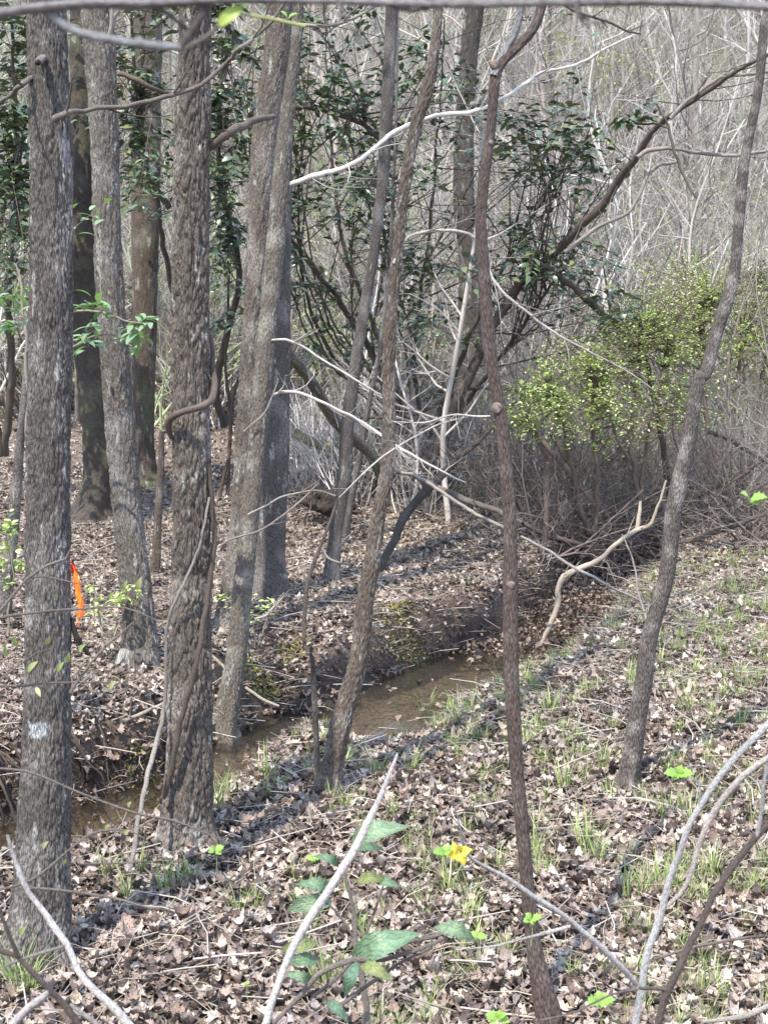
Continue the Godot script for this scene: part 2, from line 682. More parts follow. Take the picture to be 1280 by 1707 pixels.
func build_ground() -> void:
	var xs := stops([[-120.0, -5.0, 8.0, .2], [-5.0, -2.8, .08, .05], [-2.8, 2.6, .03, .03], [2.6, 5.0, .05, .08], [5.0, 120.0, .2, 8.0]])
	var zs := stops([[-40.0, 4.0, 6.0, .12], [4.0, 6.6, .06, .05], [6.6, 13.6, .032, .032], [13.6, 17.0, .06, .08], [17.0, 130.0, .1, 4.0]])
	var g := Geo.new()
	for z in zs:
		for x in xs:
			var h := ground(x, z)
			var c := creek(x, z)
			var soil := Color(.15, .11, .085)
			var spread := Color(.33, .275, .225)
			var col := soil.lerp(spread, smoothstep(12.0, 26.0, z + 3 * wide.get_noise_2d(x * .4, z * .4)))
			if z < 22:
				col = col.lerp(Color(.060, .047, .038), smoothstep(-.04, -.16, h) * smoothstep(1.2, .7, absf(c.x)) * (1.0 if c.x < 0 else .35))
				col = col.lerp(Color(.34, .265, .17), smoothstep(-.33, -.38, h) * smoothstep(.60, .40, absf(c.x)))
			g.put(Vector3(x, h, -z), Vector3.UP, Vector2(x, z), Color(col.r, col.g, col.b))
	var w := xs.size()
	for j in zs.size() - 1:
		for k in w - 1:
			var a := j * w + k
			g.tri(a, a + w, a + 1)
			g.tri(a + 1, a + w, a + w + 1)
	for j in zs.size():
		for k in w:
			var dx := g.v[j * w + mini(k + 1, w - 1)] - g.v[j * w + maxi(k - 1, 0)]
			var dz := g.v[mini(j + 1, zs.size() - 1) * w + k] - g.v[maxi(j - 1, 0) * w + k]
			var nn := dx.cross(dz)
			g.n[j * w + k] = (nn if nn.y > 0 else -nn).normalized()
	var o := part("ground", g, M.soil, self)
	tag(o, "leaf covered forest floor rising to a wooded hillside", "", "", "structure")

	var wg := Geo.new()
	var line := []
	for p in CREEK:
		line.append(Vector4(p.x, 0, p.y, 0))
	var s := spline(line, .1)
	for k in s.size():
		var q: Vector4 = s[k]
		var f: Vector4 = s[mini(k + 1, s.size() - 1)]
		var b: Vector4 = s[maxi(k - 1, 0)]
		var across := Vector3(f.z - b.z, 0, f.x - b.x).normalized() * .8
		for e in [-1, 1]:
			wg.put(Vector3(q.x, WATER, -q.z) + across * e, Vector3.UP, Vector2(e, k), Color.WHITE)
	for k in s.size() - 1:
		wg.tri(k * 2, k * 2 + 2, k * 2 + 1)
		wg.tri(k * 2 + 1, k * 2 + 2, k * 2 + 3)
	var wo := part("creek_water", wg, M.water, self)
	tag(wo, "shallow brown creek water between the two banks", "", "", "structure")


func build_trees() -> void:
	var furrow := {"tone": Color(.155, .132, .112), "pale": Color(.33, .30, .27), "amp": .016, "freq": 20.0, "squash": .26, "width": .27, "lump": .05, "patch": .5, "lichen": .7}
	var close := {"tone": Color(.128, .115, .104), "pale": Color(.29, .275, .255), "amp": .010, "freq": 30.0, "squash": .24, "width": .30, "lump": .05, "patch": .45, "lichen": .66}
	var smooth := {"tone": Color(.155, .135, .12), "pale": Color(.30, .275, .25), "amp": .0025, "freq": 40.0, "squash": .35, "width": .4, "lump": .06, "patch": .5}

	# T1
	var p := [Vector4(-1.343, -.004, -5.152, 0.13), Vector4(-1.334, 0.15, -5.173, 0.116), Vector4(-1.322, 0.392, -5.207, 0.106), Vector4(-1.308, 0.76, -5.259, 0.098), Vector4(-1.302, 1.266, -5.33, 0.089), Vector4(-1.302, 1.727, -5.395, 0.087), Vector4(-1.295, 2.221, -5.464, 0.084), Vector4(-1.285, 2.716, -5.534, 0.083), Vector4(-1.292, 3.246, -5.608, 0.083), Vector4(-1.306, 3.637, -5.663, 0.078), Vector4(-1.306, 3.844, -5.692, 0.078)]
	var look := close.duplicate()
	look.marks = [[Vector3(-1.316, 0.931, -5.162), .034, .060, Color(.54, .58, .59)], [Vector3(-1.214, 1.587, -5.315), .08, .04, Color(.36, .36, .36)], [Vector3(-1.377, 1.364, -5.293), .06, .04, Color(.36, .36, .36)], [Vector3(-1.2, 3.146, -5.534), .10, .04, Color(.36, .36, .36)]]
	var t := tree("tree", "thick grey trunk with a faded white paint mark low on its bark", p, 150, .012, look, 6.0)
	var g := Geo.new()
	limb(g, [Vector4(-1.303, 3.476, -5.59, 0.016), Vector4(-1.298, 3.452, -5.506, 0.015), Vector4(-1.297, 3.436, -5.463, 0.012)], 14, .01, {"tone": Color(.36, .32, .28), "lump": .2})
	part("branch_stub", g, M.bark, t, t.position)
	branch(t, "branch", [Vector4(-1.248, 3.244, -5.527, 0.014), Vector4(-1.209, 3.257, -5.509, 0.01), Vector4(-1.139, 3.287, -5.614, 0.009), Vector4(-.999, 3.294, -5.615, 0.009), Vector4(-.906, 3.319, -5.619, 0.009), Vector4(-.813, 3.349, -5.623, 0.009), Vector4(-.744, 3.377, -5.627, 0.009), Vector4(-.686, 3.411, -5.632, 0.009), Vector4(-.604, 3.464, -5.639, 0.008), Vector4(-.533, 3.475, -5.439, 0.008), Vector4(-.5, 3.563, -5.653, 0.007), Vector4(-.453, 3.614, -5.66, 0.007), Vector4(-.395, 3.687, -5.67, 0.006), Vector4(-.349, 3.798, -5.686, 0.006)], Color(.20, .175, .15), 7, .25)
	branch(t, "branch", [Vector4(-1.354, 3.394, -5.579, 0.01), Vector4(-1.368, 3.36, -5.503, 0.009), Vector4(-1.441, 3.347, -5.623, 0.009), Vector4(-1.487, 3.319, -5.619, 0.008), Vector4(-1.58, 3.269, -5.612, 0.008)], Color(.2, .18, .155), 2)

	# T2 and its vines
	p = [Vector4(-.947, -.001, -6.445, 0.141), Vector4(-.944, 0.095, -6.458, 0.123), Vector4(-.93, 0.351, -6.494, 0.113), Vector4(-.924, 0.976, -6.582, 0.102), Vector4(-.918, 1.545, -6.662, 0.095), Vector4(-.927, 2.156, -6.748, 0.095), Vector4(-.924, 2.767, -6.834, 0.09), Vector4(-.916, 3.378, -6.92, 0.086), Vector4(-.904, 3.819, -6.981, 0.079), Vector4(-.901, 4.16, -7.029, 0.077)]
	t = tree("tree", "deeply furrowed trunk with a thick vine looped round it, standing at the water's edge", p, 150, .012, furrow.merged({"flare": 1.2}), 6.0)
	branch(t, "limb", [Vector4(-.845, 3.282, -6.936, 0.02), Vector4(-.769, 3.341, -6.914, 0.02), Vector4(-.703, 3.392, -6.922, 0.019), Vector4(-.635, 3.442, -7.131, 0.018), Vector4(-.563, 3.487, -7.339, 0.014)], Color(.14, .12, .10), 3)
	var v := thing("vine", "thick dark vine looping diagonally across the furrowed trunk by the water", "vine", Vector3(-1.007, 1.951, -6.618))
	branch(v, "stem", [Vector4(-1.003, 1.915, -6.643, 0.01), Vector4(-1.015, 1.973, -6.621, 0.017), Vector4(-1.002, 2.015, -6.597, 0.017), Vector4(-.946, 2.048, -6.561, 0.017), Vector4(-.894, 2.063, -6.553, 0.017), Vector4(-.846, 2.075, -6.575, 0.017), Vector4(-.811, 2.108, -6.64, 0.017), Vector4(-.81, 2.171, -6.73, 0.016), Vector4(-.821, 2.282, -6.816, 0.014), Vector4(-.839, 2.396, -6.883, 0.013)], Color(.13, .10, .085))
	v = thing("vine", "slim pale vine on the furrowed trunk, bowing out to the ground beside it", "vine", Vector3(-1.091, 0.355, -6.394))
	branch(v, "stem", [Vector4(-1.131, -.13, -5.689, 0.012), Vector4(-1.115, -.009, -5.858, 0.012), Vector4(-1.101, 0.238, -6.074, 0.011), Vector4(-1.08, 0.406, -6.199, 0.011), Vector4(-1.053, 0.525, -6.317, 0.011), Vector4(-1.032, 0.669, -6.418, 0.008), Vector4(-1.012, 0.864, -6.445, 0.008), Vector4(-1.016, 1.031, -6.458, 0.008), Vector4(-.985, 1.155, -6.456, 0.007), Vector4(-.923, 1.292, -6.455, 0.007), Vector4(-.866, 1.423, -6.483, 0.007), Vector4(-.837, 1.54, -6.54, 0.006), Vector4(-.822, 1.64, -6.595, 0.006)], Color(.30, .275, .245))
	v = thing("vine", "dark woody vine crossing down the right half of the furrowed trunk by the water", "vine", Vector3(-1.001, 0.369, -6.396))
	branch(v, "stem", [Vector4(-1.029, 0.257, -6.34, 0.013), Vector4(-.999, 0.385, -6.347, 0.013), Vector4(-.962, 0.544, -6.35, 0.013), Vector4(-.917, 0.725, -6.37, 0.013), Vector4(-.873, 0.899, -6.399, 0.013), Vector4(-.83, 1.117, -6.471, 0.013), Vector4(-.814, 1.332, -6.551, 0.013), Vector4(-.81, 1.551, -6.622, 0.011), Vector4(-.822, 1.777, -6.654, 0.01)], Color(.105, .082, .068))

	# T3
	p = [Vector4(-1.661, 0.123, -9.33, 0.143), Vector4(-1.661, 0.233, -9.345, 0.118), Vector4(-1.677, 0.576, -9.394, 0.108), Vector4(-1.739, 1.142, -9.473, 0.104), Vector4(-1.816, 2.011, -9.595, 0.1), Vector4(-1.873, 2.88, -9.717, 0.096), Vector4(-1.902, 3.749, -9.84, 0.098), Vector4(-1.951, 4.557, -9.953, 0.114), Vector4(-1.959, 4.86, -9.996, 0.114)]
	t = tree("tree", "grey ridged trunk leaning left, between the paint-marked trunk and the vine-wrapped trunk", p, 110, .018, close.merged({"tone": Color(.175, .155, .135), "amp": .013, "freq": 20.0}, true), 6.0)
	branch(t, "branch", [Vector4(-1.842, 4.347, -9.823, 0.016), Vector4(-1.83, 4.471, -9.82, 0.014), Vector4(-1.826, 4.671, -9.848, 0.012)], ASH, 2)
	branch(t, "branch", [Vector4(-1.796, 4.124, -9.892, 0.018), Vector4(-1.694, 4.08, -9.886, 0.016), Vector4(-1.592, 4.031, -9.879, 0.014), Vector4(-1.479, 4.018, -10.079, 0.012)], BROWN, 2)

	# T4a, T4b, T5: the close trio
	p = [Vector4(-1.164, 0.123, -10.31, 0.103), Vector4(-1.146, 0.292, -10.333, 0.09), Vector4(-1.101, 0.67, -10.386, 0.085), Vector4(-1.061, 1.049, -10.44, 0.085), Vector4(-1.038, 1.449, -10.496, 0.085), Vector4(-1.007, 1.961, -10.568, 0.085), Vector4(-.971, 2.495, -10.643, 0.085), Vector4(-.935, 3.052, -10.721, 0.088), Vector4(-.917, 3.541, -10.79, 0.092), Vector4(-.876, 3.986, -10.852, 0.094), Vector4(-.814, 4.365, -10.906, 0.097), Vector4(-.796, 4.743, -10.959, 0.094), Vector4(-.796, 5.099, -11.009, 0.094)]
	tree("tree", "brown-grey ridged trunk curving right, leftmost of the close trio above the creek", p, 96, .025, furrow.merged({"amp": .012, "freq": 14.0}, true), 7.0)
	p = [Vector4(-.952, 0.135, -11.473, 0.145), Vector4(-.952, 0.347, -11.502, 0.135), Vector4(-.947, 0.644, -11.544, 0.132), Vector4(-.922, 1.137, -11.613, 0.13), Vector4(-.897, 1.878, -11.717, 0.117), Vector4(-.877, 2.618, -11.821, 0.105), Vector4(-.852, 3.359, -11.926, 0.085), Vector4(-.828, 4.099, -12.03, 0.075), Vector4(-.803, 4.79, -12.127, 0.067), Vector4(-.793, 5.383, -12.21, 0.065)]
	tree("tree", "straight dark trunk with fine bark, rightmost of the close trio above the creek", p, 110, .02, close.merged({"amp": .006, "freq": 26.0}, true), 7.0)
	p = [Vector4(-1.084, -.278, -9.152, 0.089), Vector4(-1.064, -.178, -9.167, 0.077), Vector4(-1.012, 0.081, -9.203, 0.071), Vector4(-.983, 0.281, -9.231, 0.069), Vector4(-.955, 0.6, -9.276, 0.066), Vector4(-.927, 0.86, -9.312, 0.064), Vector4(-.895, 1.199, -9.36, 0.064), Vector4(-.858, 1.558, -9.41, 0.062), Vector4(-.818, 1.997, -9.472, 0.062), Vector4(-.778, 2.436, -9.534, 0.062), Vector4(-.733, 2.915, -9.601, 0.064), Vector4(-.701, 3.274, -9.652, 0.06), Vector4(-.677, 3.553, -9.691, 0.054), Vector4(-.649, 3.833, -9.73, 0.048), Vector4(-.604, 4.172, -9.778, 0.038), Vector4(-.584, 4.391, -9.809, 0.038), Vector4(-.572, 4.631, -9.842, 0.036), Vector4(-.568, 4.83, -9.87, 0.034)]
	t = tree("tree", "slender leaning trunk with pale lichen and pale patches painted for its sunlit side, foremost of the close trio", p, 96, .02, close.merged({"tone": Color(.19, .165, .14), "pale": Color(.42, .40, .355), "amp": .006, "freq": 26.0, "patch": .6, "squash": .4, "moss": .25}, true), 6.0)  # besides lichen, the pale patches stand in for sunlight on its left side
	var white := Color(.80, .77, .71)
	branch(t, "bare_branch", [Vector4(-.693, 3.322, -9.658, 0.026), Vector4(-.645, 3.358, -9.663, 0.026), Vector4(-.484, 3.406, -9.67, 0.026), Vector4(-.322, 3.454, -9.677, 0.024), Vector4(-.161, 3.533, -9.688, 0.024), Vector4(-.041, 3.637, -9.804, 0.022), Vector4(0.082, 3.739, -9.919, 0.023), Vector4(0.249, 3.834, -10.033, 0.021), Vector4(0.395, 3.867, -10.038, 0.021), Vector4(0.582, 3.887, -10.041, 0.021), Vector4(0.748, 3.949, -10.049, 0.019), Vector4(0.956, 4.073, -10.067, 0.019), Vector4(1.107, 4.172, -10.131, 0.017), Vector4(1.344, 4.23, -10.19, 0.015), Vector4(1.512, 4.313, -10.202, 0.013), Vector4(1.68, 4.397, -10.213, 0.011), Vector4(1.785, 4.446, -10.22, 0.006)], white * .85, 16, .55, 8, .04, .08, .7)
	branch(t, "bare_branch", [Vector4(-.742, 1.975, -9.429, 0.014), Vector4(-.658, 1.994, -9.371, 0.016), Vector4(-.558, 1.979, -9.369, 0.016), Vector4(-.399, 1.915, -9.36, 0.016), Vector4(-.239, 1.844, -9.35, 0.016), Vector4(-.12, 1.773, -9.34, 0.016), Vector4(0, 1.703, -9.229, 0.014), Vector4(0.098, 1.641, -9.17, 0.014), Vector4(0.234, 1.569, -9.109, 0.012), Vector4(0.39, 1.48, -9.097, 0.01), Vector4(0.531, 1.414, -9.087, 0.008)], white * .85, 9, .25, 8, .04, .08, .7)
	branch(t, "bare_branch", [Vector4(-.754, 2.325, -9.478, 0.01), Vector4(-.658, 2.33, -9.418, 0.012), Vector4(-.538, 2.29, -9.412, 0.012), Vector4(-.399, 2.192, -9.399, 0.01), Vector4(-.239, 2.101, -9.386, 0.01), Vector4(-.12, 2.03, -9.376, 0.008), Vector4(0, 1.963, -9.366, 0.006)], white * .85, 5, .2, 8, .04, .08, .7)
	branch(t, "dead_twig", [Vector4(-.929, 1.726, -9.333, 0.006), Vector4(-.797, 1.844, -9.35, 0.006), Vector4(-.75, 1.931, -9.362, 0.006), Vector4(-.71, 2.042, -9.377, 0.004), Vector4(-.702, 2.081, -9.383, 0.004)], ASH, 1, .1)

	# T6
	p = [Vector4(-.29, -.001, -7.04, 0.069), Vector4(-.275, 0.147, -7.061, 0.053), Vector4(-.219, 0.41, -7.098, 0.056), Vector4(-.134, 0.719, -7.142, 0.05), Vector4(-.097, 1.028, -7.185, 0.047), Vector4(-.069, 1.183, -7.207, 0.045), Vector4(-.034, 1.43, -7.242, 0.041), Vector4(0.016, 1.693, -7.279, 0.039), Vector4(0.025, 1.956, -7.315, 0.037), Vector4(0.031, 2.389, -7.376, 0.034), Vector4(0.053, 2.667, -7.415, 0.033), Vector4(0.069, 2.79, -7.433, 0.031), Vector4(0.087, 3.007, -7.463, 0.031), Vector4(0.112, 3.192, -7.489, 0.033), Vector4(0.162, 3.455, -7.526, 0.033), Vector4(0.225, 3.656, -7.554, 0.034), Vector4(0.256, 3.81, -7.576, 0.03), Vector4(0.278, 4.027, -7.607, 0.028), Vector4(0.287, 4.305, -7.646, 0.027)]
	t = tree("tree", "slender scaly trunk bending right, rooted beside the creek in front of the trio", p, 96, .011, furrow.merged({"tone": Color(.18, .145, .118), "pale": Color(.36, .32, .28), "amp": .0085, "freq": 27.0, "squash": .3, "width": .32}, true), 4.0)
	branch(t, "bare_branch", [Vector4(0.047, 2.759, -7.408, 0.011), Vector4(0.087, 2.846, -7.441, 0.012), Vector4(0.131, 2.899, -7.448, 0.012), Vector4(0.203, 2.92, -7.451, 0.012), Vector4(0.312, 2.936, -7.453, 0.012), Vector4(0.406, 2.926, -7.452, 0.012), Vector4(0.468, 2.895, -7.448, 0.012), Vector4(0.518, 2.806, -7.435, 0.012), Vector4(0.568, 2.682, -7.418, 0.011), Vector4(0.656, 2.574, -7.402, 0.011), Vector4(0.765, 2.491, -7.391, 0.011), Vector4(0.874, 2.41, -7.379, 0.009), Vector4(0.999, 2.342, -7.37, 0.008), Vector4(1.155, 2.265, -7.359, 0.006), Vector4(1.28, 2.197, -7.349, 0.005), Vector4(1.405, 2.11, -7.337, 0.005)], Color(.5, .475, .435), 16, .3, 8, .04, .08, .7)

	# T7: slim, brown, forked
	p = [Vector4(0.585, -.003, -4.707, 0.047), Vector4(0.541, 0.223, -4.739, 0.031), Vector4(0.515, 0.435, -4.769, 0.025), Vector4(0.496, 0.647, -4.799, 0.025), Vector4(0.472, 0.907, -4.835, 0.025), Vector4(0.455, 1.175, -4.873, 0.027), Vector4(0.451, 1.366, -4.9, 0.028), Vector4(0.449, 1.599, -4.933, 0.026), Vector4(0.447, 1.789, -4.959, 0.024), Vector4(0.423, 2.085, -5.001, 0.024), Vector4(0.397, 2.244, -5.023, 0.022), Vector4(0.372, 2.424, -5.049, 0.024), Vector4(0.353, 2.699, -5.087, 0.021), Vector4(0.344, 2.826, -5.105, 0.021), Vector4(0.353, 2.953, -5.123, 0.02), Vector4(0.38, 3.154, -5.151, 0.018), Vector4(0.395, 3.333, -5.176, 0.02), Vector4(0.427, 3.397, -5.185, 0.018), Vector4(0.481, 3.45, -5.193, 0.017), Vector4(0.534, 3.513, -5.202, 0.017), Vector4(0.566, 3.608, -5.215, 0.017), Vector4(0.588, 3.735, -5.233, 0.016)]
	var brown := {"tone": Color(.125, .092, .078), "pale": Color(.20, .165, .145), "amp": .0012, "freq": 60.0, "squash": .3, "width": .4, "lump": .06, "patch": .4, "foot": .2}
	t = tree("tree", "slim smooth brown trunk with a pruned knot halfway up and a fork at its top", p, 64, .012, brown, 2.0, "", 4)
	g = Geo.new()
	limb(g, [Vector4(0.39, 3.336, -5.167, 0.014), Vector4(0.41, 3.386, -5.184, 0.013), Vector4(0.438, 3.439, -5.191, 0.013), Vector4(0.47, 3.503, -5.2, 0.012), Vector4(0.487, 3.587, -5.212, 0.012), Vector4(0.496, 3.735, -5.233, 0.012)], 28, .015, brown.merged({"tone": Color(.33, .33, .34), "pale": Color(.45, .45, .46)}, true))
	part("limb", g, M.bark, t, t.position)
	for k in [[Vector3(0.4, 2.171, -4.993), .017], [Vector3(0.449, 1.549, -4.905), .013], [Vector3(0.39, 3.377, -5.167), .015], [Vector3(0.379, 3.104, -5.132), .009]]:
		g = Geo.new()
		var c: Vector3 = k[0]
		var r: float = k[1]
		limb(g, [Vector4(c.x, c.y, c.z, r * 1.15), Vector4(c.x - .001, c.y, c.z + .006, r), Vector4(c.x - .002, c.y, c.z + .010, r * .85), Vector4(c.x - .002, c.y, c.z + .0105, r * .62), Vector4(c.x - .002, c.y, c.z + .003, r * .5), Vector4(c.x - .002, c.y, c.z + .006, r * .2)], 20, .01, {"tone": Color(.17, .13, .11), "lump": .12})
		part("knot", g, M.twig, t, t.position)
	branch(t, "bare_branch", [Vector4(0.378, 2.144, -5.009, 0.005), Vector4(0.32, 2.142, -5.009, 0.004), Vector4(0.256, 2.147, -5.01, 0.004), Vector4(0.209, 2.138, -5.008, 0.004), Vector4(0.16, 2.119, -5.006, 0.004), Vector4(0.107, 2.117, -5.005, 0.003), Vector4(0.032, 2.119, -5.006, 0.003)], white * .85, 9, .14, 8, .04, .08, .7)
	branch(t, "bare_branch", [Vector4(0.327, 2.135, -5.109, 0.003), Vector4(0.272, 2.124, -5.107, 0.003), Vector4(0.207, 2.107, -5.105, 0.004), Vector4(0.153, 2.081, -5.101, 0.004), Vector4(0.087, 2.045, -5.096, 0.004), Vector4(0.033, 2.012, -5.092, 0.004), Vector4(0, 1.991, -5.089, 0.004), Vector4(-.065, 1.937, -5.081, 0.004), Vector4(-.131, 1.872, -5.072, 0.003), Vector4(-.163, 1.84, -5.067, 0.002)], white * .85, 7, .14, 8, .04, .08, .7)

	# T8
	p = [Vector4(1.294, 0.004, -7.233, 0.058), Vector4(1.31, 0.102, -7.247, 0.048), Vector4(1.377, 0.514, -7.305, 0.048), Vector4(1.419, 0.8, -7.345, 0.045), Vector4(1.473, 0.99, -7.372, 0.043), Vector4(1.512, 1.149, -7.394, 0.042), Vector4(1.544, 1.466, -7.438, 0.045), Vector4(1.608, 1.751, -7.479, 0.043), Vector4(1.675, 2.132, -7.532, 0.035), Vector4(1.717, 2.195, -7.541, 0.034), Vector4(1.768, 2.386, -7.568, 0.035), Vector4(1.851, 2.639, -7.603, 0.034), Vector4(1.877, 2.798, -7.626, 0.029), Vector4(1.909, 3.21, -7.684, 0.03), Vector4(1.934, 3.369, -7.706, 0.027), Vector4(1.995, 3.686, -7.75, 0.024), Vector4(2.027, 4.003, -7.795, 0.026), Vector4(2.053, 4.162, -7.817, 0.024), Vector4(2.069, 4.352, -7.844, 0.022)]
	t = tree("tree", "slender grey trunk curving to the right over the grassy leaf litter", p, 80, .012, smooth.merged({"tone": Color(.125, .108, .097), "pale": Color(.31, .285, .26), "amp": .0022, "freq": 45.0}, true), 4.0)
	branch(t, "bare_branch", [Vector4(1.399, 0.874, -7.335, 0.011), Vector4(1.384, 0.927, -7.363, 0.01), Vector4(1.351, 1.038, -7.378, 0.008), Vector4(1.339, 1.133, -7.392, 0.006), Vector4(1.307, 1.244, -7.407, 0.006), Vector4(1.268, 1.339, -7.421, 0.005)], Color(.5, .46, .42), 3, .15, 8, .04, .08, .7)

	# behind
	p = [Vector4(-.477, 0.133, -12.078, 0.073), Vector4(-.466, 0.211, -12.089, 0.063), Vector4(-.409, 0.704, -12.158, 0.058), Vector4(-.341, 1.145, -12.22, 0.06), Vector4(-.314, 1.586, -12.282, 0.058), Vector4(-.21, 2.313, -12.384, 0.05), Vector4(-.094, 2.988, -12.479, 0.045), Vector4(-.042, 3.403, -12.538, 0.05), Vector4(-.01, 3.662, -12.574, 0.052), Vector4(0.016, 4.103, -12.636, 0.055), Vector4(0.068, 5.064, -12.771, 0.055), Vector4(0.079, 5.531, -12.837, 0.055)]
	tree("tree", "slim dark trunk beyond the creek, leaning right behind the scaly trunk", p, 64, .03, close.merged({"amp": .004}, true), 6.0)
	p = [Vector4(-.397, 0.211, -14.351, 0.031), Vector4(-.347, 0.555, -14.399, 0.034), Vector4(-.26, 0.984, -14.46, 0.031), Vector4(-.173, 1.499, -14.532, 0.028), Vector4(-.081, 1.935, -14.593, 0.025), Vector4(-.025, 2.279, -14.642, 0.025), Vector4(0.05, 2.954, -14.737, 0.022), Vector4(0.093, 3.69, -14.84, 0.019), Vector4(0.124, 4.488, -14.952, 0.015)]
	tree("sapling", "thin dark sapling just behind the slim dark trunk beyond the creek", p, 20, .06, close.merged({"amp": .001}, true), 2.0)
	p = [Vector4(1.257, 0.485, -18.914, 0.3), Vector4(1.24, 0.765, -18.953, 0.268), Vector4(1.2, 1.488, -19.055, 0.227), Vector4(1.159, 2.21, -19.156, 0.17), Vector4(1.151, 3.254, -19.303, 0.146), Vector4(1.086, 3.896, -19.393, 0.146), Vector4(1.078, 4.699, -19.506, 0.138), Vector4(1.143, 5.903, -19.675, 0.122), Vector4(1.232, 6.706, -19.788, 0.138), Vector4(1.24, 7.188, -19.856, 0.138)]
	tree("tree", "broad trunk flared at its foot, far behind the forked brown trunk", p, 80, .04, close.merged({"tone": Color(.115, .10, .085), "pale": Color(.2, .18, .155), "amp": .014, "freq": 16.0, "flare": 1.4}, true), 7.0)
	p = [Vector4(-3.09, 0.317, -14.78, 0.236), Vector4(-3.058, 0.569, -14.815, 0.172), Vector4(-3.039, 1.011, -14.878, 0.14), Vector4(-3.09, 1.515, -14.948, 0.14), Vector4(-3.141, 2.083, -15.028, 0.137), Vector4(-3.192, 3.093, -15.17, 0.14), Vector4(-3.192, 4.228, -15.33, 0.134), Vector4(-3.198, 5.175, -15.463, 0.134), Vector4(-3.198, 6.184, -15.605, 0.127)]
	tree("tree", "lumpy dark brown trunk with a hollowed foot, behind the paint-marked trunk", p, 72, .04, {"tone": Color(.105, .088, .072), "pale": Color(.19, .165, .135), "amp": .012, "freq": 9.0, "squash": .8, "width": .3, "lump": .16, "patch": .5, "moss": .3, "flare": 1.3}, 7.0)
	p = [Vector4(-2.747, 0.425, -16.471, 0.156), Vector4(-2.768, 0.6, -16.496, 0.12), Vector4(-2.81, 0.985, -16.55, 0.106), Vector4(-2.832, 1.651, -16.644, 0.135), Vector4(-2.817, 3.158, -16.856, 0.159), Vector4(-2.803, 4.666, -17.068, 0.177), Vector4(-2.789, 6.173, -17.279, 0.177), Vector4(-2.789, 6.593, -17.338, 0.177)]
	tree("tree", "upright brown trunk with a mossy foot, behind the left-leaning ridged trunk", p, 80, .04, close.merged({"tone": Color(.135, .105, .085), "amp": .01, "freq": 14.0, "moss": .5, "moss_low": .8}, true), 7.0)
	p = [Vector4(-2.063, 0.18, -12.398, 0.04), Vector4(-2.042, 0.339, -12.42, 0.04), Vector4(-2.02, 0.712, -12.473, 0.035), Vector4(-1.999, 1.084, -12.525, 0.032), Vector4(-1.988, 1.457, -12.577, 0.024)]
	tree("snag", "broken dead snag standing bare behind the vine-wrapped trunk", p, 24, .04, close.merged({"tone": Color(.13, .10, .08), "amp": .005, "freq": 22.0}, true), 0)
	p = [Vector4(-2.897, 0.172, -10.458, 0.059), Vector4(-2.851, 0.533, -10.509, 0.05), Vector4(-2.801, 1.029, -10.578, 0.046), Vector4(-2.76, 1.526, -10.648, 0.034), Vector4(-2.719, 1.977, -10.711, 0.027), Vector4(-2.678, 2.518, -10.787, 0.025), Vector4(-2.651, 3.149, -10.876, 0.023)]
	tree("tree", "thin dark trunk leaning behind the paint-marked trunk", p, 40, .03, close.merged({"amp": .003}, true), 2.0, "", 3)
	p = [Vector4(-.044, 0.13, -12.603, 0.033), Vector4(0.022, 0.297, -12.828, 0.039), Vector4(0.101, 0.402, -13.045, 0.039), Vector4(0.172, 0.552, -13.268, 0.043), Vector4(0.302, 0.695, -13.49, 0.044), Vector4(0.459, 0.832, -13.711, 0.044), Vector4(0.615, 0.955, -13.931, 0.042), Vector4(0.776, 1.083, -14.151, 0.03), Vector4(0.959, 1.197, -14.369, 0.022), Vector4(1.109, 1.327, -14.589, 0.019), Vector4(1.326, 1.524, -14.818, 0.016), Vector4(1.664, 1.764, -15.054, 0.013)]
	tree("tree", "low dark trunk leaning hard to the right from beside the scaly trunk", p, 40, .04, close.merged({"amp": .003, "tone": Color(.075, .062, .052), "pale": Color(.13, .11, .095), "lichen": 2.0, "foot": 0.0}, true), 0)
	p = [Vector4(-1.881, 0.365, -15.958, 0.021), Vector4(-1.84, 0.623, -15.994, 0.021), Vector4(-1.771, 0.915, -16.036, 0.021), Vector4(-1.73, 1.5, -16.118, 0.021), Vector4(-1.641, 1.806, -16.161, 0.021), Vector4(-1.483, 1.996, -16.187, 0.017), Vector4(-1.339, 2.119, -16.205, 0.014), Vector4(-1.167, 2.255, -16.224, 0.01)]
	tree("sapling", "slender bare sapling forking between the vine-wrapped trunk and the close trio", p, 12, .06, {"tone": BROWN, "lump": .05}, 0)
	p = [Vector4(-1.794, 0.368, -16.039, 0.024), Vector4(-1.78, 0.887, -16.112, 0.021), Vector4(-1.766, 1.365, -16.18, 0.021), Vector4(-1.822, 1.919, -16.257, 0.017), Vector4(-1.794, 2.39, -16.324, 0.017), Vector4(-1.787, 2.896, -16.395, 0.014)]
	tree("sapling", "straight thin bare sapling between the vine-wrapped trunk and the close trio", p, 12, .06, {"tone": BROWN, "lump": .05}, .8, "", 3)
	p = [Vector4(-.566, -.036, -10.206, 0.016), Vector4(-.593, 0.088, -10.224, 0.016), Vector4(-.584, 0.357, -10.262, 0.016), Vector4(-.553, 0.574, -10.292, 0.016), Vector4(-.442, 0.87, -10.334, 0.013), Vector4(-.375, 1.042, -10.358, 0.011), Vector4(-.352, 1.126, -10.37, 0.007)]
	t = tree("sapling", "thin curved bare sapling on the far bank of the creek", p, 12, .04, {"tone": Color(.2, .165, .14), "lump": .08}, 0)
